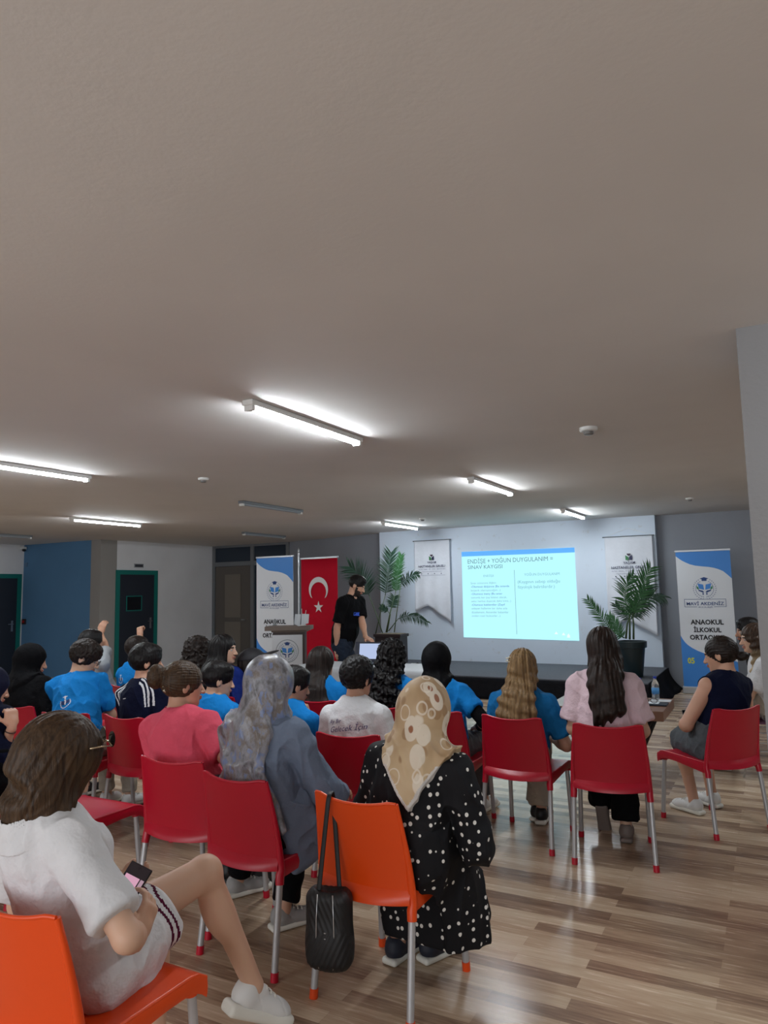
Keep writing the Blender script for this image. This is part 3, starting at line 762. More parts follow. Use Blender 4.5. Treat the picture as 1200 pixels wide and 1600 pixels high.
d3 = MB(); quadbox(d3, -11.41, -10.38, 12.86, 12.90, 0, 2.215)
d3o = struct(d3.build('door_3', doorwood))
pm = MB(); quadbox(pm, -11.12, -10.66, 12.845, 12.86, 1.05, 2.03); quadbox(pm, -11.12, -10.66, 12.845, 12.86, .2, .95); pm.build('door_panel', mat('door_panel_brown', srgb(120, 112, 102), .45), d3o)
MB().tube([(-10.5, 12.86, 1.0), (-10.5, 12.81, 1.0), (-10.6, 12.81, 1.0)], .01, 8).build('handle', chrome, d3o)
wallbox('wall_back', -11.65, 13.1, -9.2, 13.2, wall_g)
# doors in the left side walls
def side_door(nm, xw, y0, y1, ztop, win):
    f = MB(); t = .09
    quadbox(f, xw, xw + .03, y0, y0 + t, 0, ztop); quadbox(f, xw, xw + .03, y1 - t, y1, 0, ztop); quadbox(f, xw, xw + .03, y0 + t, y1 - t, ztop - t, ztop)
    leaf = MB(); quadbox(leaf, xw + .001, xw + .012, y0 + t, y1 - t, .005, ztop - t)
    o = struct(leaf.build(nm, doorm)); f.build('frame', teal, o)
    if win:
        wa, wb, wz0, wz1 = win; w = MB(); e = .02
        for a, b, c, d in ((wa, wb, wz0, wz0 + e), (wa, wb, wz1 - e, wz1), (wa, wa + e, wz0 + e, wz1 - e), (wb - e, wb, wz0 + e, wz1 - e)): quadbox(w, xw + .011, xw + .022, a, b, c, d)
        w.build('window_trim', teal, o); boxobj('pane', (xw + .014, (wa + wb) / 2, (wz0 + wz1) / 2), (.004, wb - wa - .04, wz1 - wz0 - .04), mat('black_glass', srgb(10, 13, 20), .1), o)
    hy = y1 - t - .09
    hd = MB(); hd.box((xw + .016, hy, 1.02), (.008, .04, .22)); hd.tube([(xw + .02, hy, 1.06), (xw + .06, hy, 1.06), (xw + .06, hy - .11, 1.06)], .009, 8)
    hd.build('handle', chrome, o)
    return o
side_door('door_1', -13.85, 8.62, 9.62, 2.09, None)
side_door('door_2', -11.5, 10.035, 11.13, 2.11, (10.30, 10.71, 1.28, 1.59))
sg = boxobj('door_sign', (-11.492, 10.62, 2.205), (.012, .25, .085), mat('sign_grey', srgb(170, 172, 176), .5)); tag(sg, 'small grey nameplate on the wall above the teal framed door with the little window', 'sign')
boxobj('border', (-11.4855, 10.62, 2.205), (.002, .215, .055), mat('sign_edge', srgb(60, 62, 70), .5), sg)

# ------------------------------------------------------------------ ceiling fittings
tube_on = mat('tube_light', (.88, .95, 1.0), .3, emit=TUBE_EMIT)
tube_off = mat('tube_unlit', srgb(150, 156, 162), .3)
TL = [(-2.56, 3.77, 1, 'near lit ceiling tube light, the largest one right of the ceiling centre'), (-5.45, 3.80, 1, 'lit ceiling tube light cut by the left edge of the view'),
      (-8.50, 7.25, 1, 'lit ceiling tube light before the blue wall, far left'), (-5.52, 7.28, 0, 'unlit ceiling tube in the middle of the room'),
      (-2.55, 7.20, 1, 'lit ceiling tube light between the round detector and the slide'), (-2.53, 10.70, 1, 'small lit ceiling tube light right of the slide top, near the back wall'),
      (-5.42, 10.67, 1, 'small lit ceiling tube light above the palm in the brown planter'), (-8.34, 10.75, 0, 'unlit ceiling tube above the flag banner'),
      (-11.6, 7.6, 0, 'unlit ceiling tube at the far left edge'), (-2.56, .34, 0, 'unlit ceiling tube behind the photographer'), (-5.45, .34, 0, 'unlit ceiling tube behind on the left'), (-8.5, 3.8, 1, 'lit ceiling tube light out of view on the left'), (1.2, 7.2, 1, 'lit ceiling tube light behind the pillar'), (1.2, 3.0, 1, 'lit ceiling tube light beside the pillar')]
for x, y, on, lb in TL:
    o = MB().box((0, 0, -.018), (.075, 1.26, .034), bev=.006).build('tube_light', white_pl if on else alu); o.location = (x, y, CH); tag(o, lb, 'ceiling light', 'tube lights on the ceiling')
    d = MB(); 
    prof = [(.026 * math.cos(a), -.035 - .022 * math.sin(a)) for a in np.linspace(0, math.pi, 9)]
    d.prism(prof, 1.18, lambda u, v, w: (u, w - .59, v)); d.build('diffuser', tube_on if on else tube_off, o)
    for sy in (-1, 1): MB().box((0, sy * .605, -.04), (.06, .03, .05), bev=.005).build('end_cap', white_pl, o)
for x, y, s_, lb in ((-1.05, 5.0, 1.0, 'white smoke detector nearest the pillar'), (-4.71, 5.13, .8, 'small white smoke detector left, between the tube lights'), (-.85, 9.91, .8, 'small white smoke detector above the right standing banner'), (-4.72, 10.05, .8, 'small white smoke detector above the left hanging banner')):
    o = MB().lathe([(.062 * s_, 0), (.062 * s_, -.018 * s_), (.055 * s_, -.026 * s_), (.02, -.03 * s_)]).build('smoke_detector', white_pl, None, True, 40); o.location = (x, y, CH); tag(o, lb, 'smoke detector', 'detectors on the ceiling')
    MB().lathe([(.034 * s_, -.026 * s_), (.034 * s_, -.046 * s_), (.026 * s_, -.052 * s_), (.001, -.052 * s_)], n=20).build('sensor', mat('sensor_grey', srgb(120, 118, 116), .4), o, True, 40)
cc = MB().box((0, 0, 0), (.10, .09, .06), bev=.008).build('security_camera', white_pl); cc.location = (-13.78, 9.60, 2.63); tag(cc, 'white security camera in the top corner by the blue wall', 'camera')
MB().lathe([(.001, -.055), (.03, -.045), (.036, -.02), (.036, 0)], (.05, -.02, -.02), 16).build('lens', black_pl, cc, True)
al = boxobj('alarm_button', (-13.76, 9.655, 1.10), (.11, .03, .11), mat('alarm_dark', srgb(40, 14, 20), .4), bev=.005); tag(al, 'dark call button with red centre on the blue wall by the left door', 'button')
MB().lathe([(.028, 0), (.028, .012), (.001, .014)], (0, 0, 0), 16).build('red_button', mat('red_button', srgb(170, 25, 35), .4), al)
rb = bpy.data.objects['red_button']; rb.rotation_euler = (math.radians(90), 0, 0); rb.location = (-13.76, 9.64, 1.10)
sw = boxobj('wall_sensor', (-13.75, 9.655, 2.28), (.07, .03, .09), mat('sensor_blue', srgb(90, 120, 150), .5), bev=.005); tag(sw, 'small sensor box high on the blue wall, under the security camera', 'sensor')

# ------------------------------------------------------------------ stage, slide, banners
felt = cloth('stage_felt', srgb(92, 94, 100), .2, .95, 30, .08)
skirt = cloth('stage_skirt', srgb(26, 27, 32), .2, .9, 20, .1)
st = boxobj('stage', (-4.0, 10.985, .16), (5.0, 1.98, .32), felt, bev=.01); tag(st, 'low stage platform covered in grey cloth along the back wall', 'stage')
def skf(u, v):
    x = -6.52 + 5.04 * u; return (x, 9.988 - .012 * math.sin(x * 9) * (1 - v) * .6 - .008 * (1 - v), .002 + .30 * v)
MB().sheet(skf, 160, 6, .004).build('front_skirt', skirt, st, True)
def ske(u, v):
    y = 9.97 + 2.0 * u; a = (1 - v) * (1 - v); return (-1.49 + .20 * a * (.4 + .6 * u) + .012 * math.sin(y * 11) * (1 - v), y, .002 + .318 * v)
MB().sheet(ske, 60, 8, .004).build('side_drape', skirt, st, True)

def fit_text(name, body, x0, z0, w, h, m, parent, org, ux, uz, lift=.003, bold=0.0, shear=0.0):
    V, Fc = text2d(body, 1.0, bold, shear, 'LEFT'); V = np.array(V)
    mn, mx = V.min(0), V.max(0); sx = w / (mx[0] - mn[0]); sz = h / (mx[1] - mn[1])
    V = (V - mn) * [sx, sz] + [x0, z0]
    ux = nrm(ux); uz = nrm(uz); nn = np.cross(ux, uz)
    P = [np.array(org) + ux * a + uz * b + nn * lift for a, b in V]
    return mobj(name, P, Fc, m, parent)
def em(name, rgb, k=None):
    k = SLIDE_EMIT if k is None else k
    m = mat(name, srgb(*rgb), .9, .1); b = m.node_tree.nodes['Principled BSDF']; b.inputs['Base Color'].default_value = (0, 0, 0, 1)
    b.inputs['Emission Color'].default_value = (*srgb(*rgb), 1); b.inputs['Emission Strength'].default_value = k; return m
SO = np.array([-4.88, 11.993, .715]); SW, SH = 2.035, 1.54
sl = poly('projected_slide', [(-.005, .02), (SW, -.012), (SW - .005, SH - .012), (.005, SH)], em('slide_cyan', (178, 240, 250)), None, SO, (1, 0, 0), (0, 0, 1), 0)  # emissive sheet stands in for the projector's light on the wall
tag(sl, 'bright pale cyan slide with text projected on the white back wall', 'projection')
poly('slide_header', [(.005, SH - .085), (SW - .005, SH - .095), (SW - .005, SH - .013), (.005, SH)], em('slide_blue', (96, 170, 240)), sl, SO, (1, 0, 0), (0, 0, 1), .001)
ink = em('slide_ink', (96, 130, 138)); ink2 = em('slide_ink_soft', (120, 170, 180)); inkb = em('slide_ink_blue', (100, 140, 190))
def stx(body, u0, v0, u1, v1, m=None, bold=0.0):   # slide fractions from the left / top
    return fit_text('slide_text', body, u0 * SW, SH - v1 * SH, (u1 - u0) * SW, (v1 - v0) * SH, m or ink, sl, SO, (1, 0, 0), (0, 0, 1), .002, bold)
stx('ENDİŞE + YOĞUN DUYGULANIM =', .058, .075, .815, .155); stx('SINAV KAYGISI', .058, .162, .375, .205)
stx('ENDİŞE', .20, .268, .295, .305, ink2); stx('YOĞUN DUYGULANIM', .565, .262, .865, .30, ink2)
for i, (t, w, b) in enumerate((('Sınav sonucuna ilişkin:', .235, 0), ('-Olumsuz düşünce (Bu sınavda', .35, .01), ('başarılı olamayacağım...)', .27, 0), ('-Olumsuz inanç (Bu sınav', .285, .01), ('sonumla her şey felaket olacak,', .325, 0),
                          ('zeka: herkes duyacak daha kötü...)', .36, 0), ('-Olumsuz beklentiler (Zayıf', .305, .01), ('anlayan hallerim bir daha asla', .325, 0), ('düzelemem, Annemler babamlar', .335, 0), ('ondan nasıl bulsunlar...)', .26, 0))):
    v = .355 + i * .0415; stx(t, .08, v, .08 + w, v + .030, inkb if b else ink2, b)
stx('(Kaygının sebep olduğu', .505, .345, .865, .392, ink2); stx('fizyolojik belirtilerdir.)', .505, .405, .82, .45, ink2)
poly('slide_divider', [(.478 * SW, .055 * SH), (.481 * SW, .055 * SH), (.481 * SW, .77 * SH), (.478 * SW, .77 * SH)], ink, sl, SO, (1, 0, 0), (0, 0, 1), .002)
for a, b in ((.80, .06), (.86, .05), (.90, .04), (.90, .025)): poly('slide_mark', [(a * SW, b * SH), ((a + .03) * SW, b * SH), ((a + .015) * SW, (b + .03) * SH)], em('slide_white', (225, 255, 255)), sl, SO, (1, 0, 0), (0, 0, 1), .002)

vinyl = mat('banner_white', srgb(226, 230, 236), .45); vblue = mat('banner_blue', srgb(62, 138, 220), .45); navy = mat('print_navy', srgb(24, 66, 130), .5)
blackp = mat('print_black', srgb(18, 20, 30), .5); greenp = mat('print_green', srgb(50, 130, 90), .5); yelp = mat('print_yellow', srgb(225, 225, 40), .5)
silver = mat('silver', srgb(185, 188, 192), .35, metal=.6)
def ell(cx, cz, rx, rz, n=20, a0=0, a1=2 * math.pi): return [(cx + rx * math.cos(a), cz + rz * math.sin(a)) for a in np.linspace(a0, a1, n, endpoint=abs(a1 - a0) < 6.2)]
def emblem(parent, org, ux, uz, cx, cz, R, lift=.003):
    """school crest: laurel ring, cap, open book, small figure, two hands"""
    kw = dict(parent=parent, origin=org, ux=ux, uz=uz)
    def shape(nm, fs, m, l=0):
        mb = MB(); u = nrm(ux); w = nrm(uz); nn = np.cross(u, w)
        for pts in fs: mb.add([np.array(org) + u * (cx + a * R) + w * (cz + b * R) + nn * (lift + l) for a, b in pts], [tuple(range(len(pts)))])
        return mb.build(nm, m, parent)
    leaves = []
    for k in range(13):
        for s_ in (-1, 1):
            an = math.radians(-82 + k * 11.5); c = np.array([math.cos(an) * s_ * .92, math.sin(an) * .92 - .12]); t = np.array([-math.sin(an) * s_, math.cos(an)]); nvec = np.array([t[1], -t[0]])
            for o_ in (-.07, .07):
                p = c + nvec * o_; d_ = nrm(t + nvec * np.sign(o_) * .7); q = np.array([-d_[1], d_[0]])
                leaves.append([tuple(p - d_ * .02), tuple(p + d_ * .06 + q * .03), tuple(p + d_ * .16), tuple(p + d_ * .06 - q * .03)])
    shape('laurel', leaves, navy)
    shape('crest_book', [[(-.62, .42), (-.12, .30), (-.05, -.22), (-.52, -.10)], [(.62, .42), (.12, .30), (.05, -.22), (.52, -.10)]], vblue)
    shape('crest_green', [[(-.74, .20), (-.58, .05), (-.50, -.22), (-.72, -.1)], [(.74, .20), (.58, .05), (.50, -.22), (.72, -.1)]], greenp)
    shape('crest_cap', [[(-.42, .90), (0, 1.04), (.42, .90), (0, .76)], [(-.24, .82), (.24, .82), (.22, .66), (-.22, .66)]], navy)
    shape('crest_hands', [[(-.6, -.2), (-.2, -.3), (-.05, -.45), (-.2, -.48), (-.55, -.33)], [(.6, -.2), (.2, -.3), (.05, -.45), (.2, -.48), (.55, -.33)], [(-.22, -.5), (-.12, -.5), (-.12, -.72), (-.22, -.72)], [(.22, -.5), (.12, -.5), (.12, -.72), (.22, -.72)]], navy)
    shape('crest_figure', [ell(0, .42, .09, .09), [(-.3, .5), (-.06, .28), (-.03, -.2), (.03, -.2), (.06, .28), (.3, .5), (.26, .54), (0, .34), (-.26, .54)]], mat('print_white', srgb(235, 238, 240), .5), .0008)
def rollup(label, bl, br, z0, z1l, kind):
    """roll-up banner: bl, br are the bottom corners (x, y) of the vinyl"""
    bl = np.array([*bl, z0]); br = np.array([*br, z0]); ux = nrm(br - bl); w = np.linalg.norm(br - bl); h = z1l - z0; uz = np.array([0, 0, 1.]); nn = np.cross(ux, uz)
    e = empty('rollup_banner', tuple((bl + br) / 2 * [1, 1, 0])); org = bl - (bl + br) / 2 * [1, 1, 0]
    tag(e, label, 'banner')
    def P(a, b, l=0): return org + ux * a + uz * b + nn * l
    b = MB(); c = P(w / 2, 0) - np.array([0, 0, z0]) ; rz = math.atan2(ux[1], ux[0])
    b.box((c[0], c[1], z0 / 2 + .002), (w + .03, .12, z0), rz, .01); b.build('base', silver, e)
    t = MB(); c = P(w / 2, h + .008); t.box(tuple(c), (w + .02, .022, .03), rz, .004); t.build('top_rail', silver, e)
    MB().tube([P(w / 2, 0, -.04), P(w / 2, h, -.02)], .008, 8).build('pole', silver, e)
    if kind == 'flag':
        redv = cloth('flag_red', srgb(188, 16, 42), .25, .7, 3, .06)
        v = MB().sheet(lambda a, c_: P(a * w, c_ * h, .006 * math.sin(a * 13) * (1 - c_ * .6)), 40, 8, .002).build('flag_cloth', redv, e, True)
        wp = mat('flag_white', srgb(225, 225, 225), .6); L = .012
        R = w * .262; cx, cz = w * .49, h - w * .655
        outer = [(cx + R * math.cos(a), cz + R * math.sin(a)) for a in np.linspace(math.radians(-38), math.radians(218), 40)]
        r2 = R * .80; c2 = cz - R * .22
        inner = [(cx + r2 * math.cos(a), c2 + r2 * math.sin(a)) for a in np.linspace(math.radians(218), math.radians(-38), 40)]
        mb = MB(); V = [P(a, c_, L) for a, c_ in outer] + [P(a, c_, L) for a, c_ in inner[::-1]]
        mb.add(V, [(i, i + 1, 40 + i + 1, 40 + i) for i in range(39)]); mb.build('crescent', wp, v)
        sc = (cx, h - w * 1.03); pts = []
        for k in range(10): a = math.radians(90 + 36 * k); r_ = R * (.50 if k % 2 == 0 else .19); pts.append((sc[0] + r_ * math.cos(a), sc[1] + r_ * math.sin(a)))
        mb = MB(); mb.add([P(sc[0], sc[1], L)] + [P(a, c_, L) for a, c_ in pts], [(0, 1 + k, 1 + (k + 1) % 10) for k in range(10)]); mb.build('star', wp, v)
        return e
    v = MB().sheet(lambda a, c_: P(a * w, c_ * h), 6, 6, .002).build('vinyl', vinyl, e)
    # top wave and bottom wave in blue
    TX, TY = (0, .06, .12, .18, .26, .35, .48, .6, .7, .78, .85, .92, 1), (.085, .14, .185, .22, .26, .288, .308, .322, .345, .375, .41, .475, .56)
    BX_, BY_ = (0, .03, .07, .12, .2, .3, .4, .5, .62, .75, .88, 1), (1.0, .935, .87, .815, .755, .70, .66, .632, .605, .58, .55, .50)
    n = 60; us = np.linspace(0, 1, n + 1)
    sm = lambda t: t * t * (3 - 2 * t)
    def top(u): return h - w * float(np.interp(u, TX, TY))
    def bot(u): return w * float(np.interp(u, BX_, BY_))
    mb = MB(); mb.add([P(u * w, top(u), .003) for u in us] + [P(u * w, h, .003) for u in us], [(i, i + 1, n + 2 + i, n + 1 + i) for i in range(n)]); mb.build('blue_wave', vblue, v)
    mb = MB(); mb.add([P(u * w, 0, .003) for u in us] + [P(u * w, bot(u), .003) for u in us], [(i, i + 1, n + 2 + i, n + 1 + i) for i in range(n)]); mb.build('blue_wave', vblue, v)
    emblem(v, org, ux, uz, w * .50, h - w * .73, w * .20)
    ft = lambda body, x0, z0_, ww, hh, m, bold=0.0: fit_text('lettering', body, x0 * w, h - z0_ * w, ww * w, hh * w, m, v, org, ux, uz, .004, bold)
    ft('MAVİ AKDENİZ', .15, 1.078, .68, .085, navy, .012)
    ft('KOLEJİ', .37, 1.135, .25, .04, navy)
    bx = MB()
    for a0, b0, a1, b1 in ((.11, .955, .87, .962), (.11, .955, .117, 1.112), (.863, .955, .87, 1.112), (.11, 1.105, .34, 1.112), (.65, 1.105, .87, 1.112)):
        bx.add([P(a0 * w, h - b1 * w, .004), P(a1 * w, h - b1 * w, .004), P(a1 * w, h - b0 * w, .004), P(a0 * w, h - b0 * w, .004)], [(0, 1, 2, 3)])
    bx.build('name_frame', navy, v)
    ft('ANAOKUL', .20, 1.46, .60, .10, blackp, .035); ft('İLKOKUL', .25, 1.61, .50, .125, blackp, .035); ft('ORTAOKUL', .17, 1.76, .66, .10, blackp, .035)
    if kind == 'phone': ft('05', .10, 2.23, .13, .12, yelp, .03)
    return e
rollup('blue and white school roll-up banner standing right, beside the potted palm', (-1.24, 11.55), (-.50, 11.55), .10, 2.08, 'phone')
rollup('blue and white school roll-up banner standing behind the lectern', (-7.50, 9.45), (-6.76, 9.45), .12, 2.17, 'plain')
rollup('red roll-up banner with white crescent and star, left of the presenter', (-6.64, 9.5), (-5.90, 9.42), .12, 2.12, 'flag')

def hang(label, xl, xr, zt, pts, logoz, logos):
    e = empty('hanging_banner', ((xl + xr) / 2, 11.96, zt)); tag(e, label, 'banner'); w = xr - xl
    cl = cloth('hanging_cloth', srgb(214, 218, 226), .15, .7, 6, .03)
    (bl, nx, nz, brz) = pts
    def fn(u, v):
        b = bl + (nz - bl) * (u / nx) if u < nx else nz + (brz - nz) * ((u - nx) / (1 - nx))
        z = zt + (b - zt) * v; return ((u - .5) * w, .012 * math.sin(u * 17) * v - .004 - .02 * v, z - zt)
    o = MB().sheet(fn, 48, 24, .002).build('banner_cloth', cl, e, True)
    MB().tube([(-w / 2 - .03, 0, .006), (w / 2 + .03, 0, .006)], .009, 8).build('rod', mat('rod_grey', srgb(110, 116, 120), .4, metal=.4), e)
    MB().tube([(-w / 2, 0, .01), (0, .03, .14), (w / 2, 0, .01)], .0022, 6).build('cord', white_pl, e)
    org = np.array([0, -.03, logoz - zt]); ux = (1, 0, 0); uz = (0, 0, 1); k = w / .72
    S = lambda nm, p, m: poly(nm, [(a * k, b * k) for a, b in p], m, o, org, ux, uz, 0)
    S('logo_red', [(-.03, .10), (.03, .10), (.024, .078), (0, .06), (-.024, .078)], mat('logo_red', srgb(*logos[0]), .5))
    S('logo_green', [(-.05, .075), (-.005, .045), (-.005, 0), (-.05, 0)], mat('logo_green', srgb(*logos[1]), .5))
    S('logo_blue', [(.05, .075), (.05, 0), (.005, 0), (.005, .045)], mat('logo_blue', srgb(*logos[2]), .5))
    f = lambda b, x, z, ww, hh, m: fit_text('lettering', b, x * k, z * k, ww * k, hh * k, m, o, org, ux, uz, 0.0, .012)
    dn = mat('print_dark', srgb(56, 62, 92), .5); lg = mat('print_light', srgb(130, 136, 160), .5)
    f('YAŞAM', -.09, -.072, .18, .052, dn); f('HASTANELER GRUBU', -.27, -.135, .54, .042, dn); f('ALTIN · SERİK · TIP · OKUL · MERKEZLERİ', -.27, -.178, .54, .022, lg)
    f('www.yasamhastaneleri.com', -.20, -.222, .40, .018, lg); f('•     •     •     •', -.22, -.262, .42, .018, dn)
    poly('logo_line', [(-.27 * k, -.285 * k), (.27 * k, -.285 * k), (.27 * k, -.280 * k), (-.27 * k, -.280 * k)], lg, o, org, ux, uz, 0)
    return e
hang('white hanging banner with hospital logo and forked hem, left of the projected slide', -5.80, -5.09, 2.485, (1.20, .36, 1.30, .99), 2.13, ((60, 40, 60), (50, 120, 70), (24, 30, 70)))
hang('white hanging banner with hospital logo, behind the palm right of the slide', -2.35, -1.61, 2.375, (.9, .4, 1.05, .8), 2.00, ((190, 50, 60), (60, 170, 70), (40, 80, 200)))

# flag pole, lectern, covered table with laptop, projector
fp = MB().lathe([(.13, 0), (.13, .02), (.04, .05), (.02, .07)], n=20).build('flag_pole', silver, None, True, 40); fp.location = (-6.02, 8.55, 0); tag(fp, 'thin chrome flag pole standing behind the lectern', 'pole')
MB().tube([(0, 0, .06), (0, 0, 2.16)], .013, 12).build('shaft', chrome, fp, True, 40); MB().lathe([(.001, 2.16), (.016, 2.175), (.012, 2.2), (.001, 2.24)], n=12).build('finial', chrome, fp, True)
walnut = mat('lectern_wood', srgb(120, 106, 96), .5)
lec = empty('lectern', (-5.66, 7.82, 0), math.radians(27)); tag(lec, 'lectern with grey wood top and white crest panel, left of the presenter', 'lectern')
b = MB(); b.box((0, .04, .55), (.42, .20, 1.05)); b.build('body', mat('lectern_side', srgb(70, 56, 52), .5), lec)
pn = boxobj('front_panel', (-.02, -.066, .53), (.40, .01, 1.02), vinyl, lec)
sp_ = MB(); sp_.box((-.01, .06, 1.125), (.60, .36, .055), bev=.004); sp_.box((0, .06, 1.086), (.46, .26, .022)); sp_.build('top_slab', walnut, lec)
ring = [tuple(q) for q in ell(0, 0, 1, 1, 36)]
mb = MB()
for R1, R2 in ((.150, .143),):
    V = [(-.02 + a * R1, -.0725, .83 + b_ * R1) for a, b_ in ring] + [(-.02 + a * R2, -.0725, .83 + b_ * R2) for a, b_ in ring]
    mb.add(V, [(i, (i + 1) % 36, 36 + (i + 1) % 36, 36 + i) for i in range(36)])
mb.build('crest_ring', mat('crest_grey', srgb(120, 130, 140), .5), pn)
emblem(pn, (-.02, -.0715, .83), (1, 0, 0), (0, 0, 1), 0, 0, .115, .002)
fit_text('lettering', 'MAVİ AKDENİZ', -.20, -.225, .40, .05, navy, pn, (-.02, -.0715, .83), (1, 0, 0), (0, 0, 1), .002, .02)
fit_text('lettering', 'KOLEJİ', -.08, -.285, .17, .04, navy, pn, (-.02, -.0715, .83), (1, 0, 0), (0, 0, 1), .002, .02)
pf = empty('paper_flags', (-5.48, 7.86, 1.157)); tag(pf, 'small white paper desk flags on the lectern top', 'flag')
MB().tube([(0, 0, 0), (-.01, 0, .22)], .004, 6).tube([(.02, 0, 0), (.06, .0, .20)], .004, 6).lathe([(.04, 0), (.04, .012), (.01, .016)], (.01, 0, 0), 16).build('stand', white_pl, pf)
mb = MB(); mb.sheet(lambda u, v: (-.12 + .10 * u + .02 * v, -.02 + .01 * math.sin(u * 5), .02 + .13 * v - .04 * u * (1 - v)), 6, 6, .002); mb.sheet(lambda u, v: (.0 + .12 * u + .01 * v, -.03 + .01 * math.sin(u * 6), .004 + .15 * v + .03 * u * (.9 - v)), 6, 6, .002); mb.build('paper', mat('paper', srgb(215, 222, 228), .6), pf)
mc = MB().lathe([(.03, 0), (.03, .01), (.012, .02), (.018, .05), (.026, .07), (.001, .09)], n=16).build('glass_ornament', mat('ornament_grey', srgb(150, 155, 158), .2), None, True); mc.location = (-5.93, 7.86, 1.157); tag(mc, 'small grey ornament on the left of the lectern top', 'ornament')

tb = empty("covered_table", (-4.10, 7.22, 0)); tag(tb, 'long table under a white cloth in front of the presenter', 'table')
wc = cloth('tablecloth_white', srgb(200, 204, 208), .2, .8, 6, .04)
boxobj('table_top', (0, 0, .725), (1.66, .58, .03), walnut, tb)
for x in (-.78, .78):
    for y in (-.25, .25): boxobj('leg', (x, y, .355), (.04, .04, .71), silver, tb)
def cf(u, v):
    # v runs over the top then down the front edge; u along the length
    x = (u - .5) * 1.72; s_ = v * 1.3
    if s_ < .64: return (x, .32 - s_, .745)
    d_ = s_ - .64; return (x, -.32 - .012 * math.sin(x * 14) * d_ * 2 - .02, .745 - d_)
MB().sheet(cf, 90, 26, .003).build('table_cover', wc, tb, True)
lp = empty('laptop', (-4.24, 7.36, .747), math.radians(12)); tag(lp, 'open dark laptop with lit screen on the covered table by the presenter', 'laptop')
boxobj('base', (0, -.02, .009), (.34, .24, .016), black_pl, lp, bev=.003)
ldm = mat('laptop_lid', srgb(20, 26, 48), .4)
ld = MB().box((0, 0, .12), (.34, .010, .23), bev=.003).build('lid', ldm, lp); ld.location = (0, .10, .012); ld.rotation_euler = (math.radians(-14), 0, 0)
boxobj('screen', (.02, -.0062, .125), (.27, .001, .18), em('laptop_screen', (190, 205, 240), .9), ld)
pj = MB().box((0, 0, .05), (.21, .20, .075), bev=.018).build('projector', white_pl); pj.location = (-5.12, 10.45, .325); tag(pj, 'white projector on the front edge of the stage, beside the black headscarf', 'projector')
MB().lathe([(.035, 0), (.035, .02), (.028, .02)], n=18).build('lens', black_pl, pj); bpy.data.objects['lens.001' if 'lens.001' in bpy.data.objects else 'lens'].location = (0, .12, .065); bpy.data.objects['lens.001' if 'lens.001' in bpy.data.objects else 'lens'].rotation_euler = (math.radians(-90), 0, 0)
for x in (-.1, .1): boxobj('foot', (x, 0, .008), (.02, .15, .018), black_pl, pj)
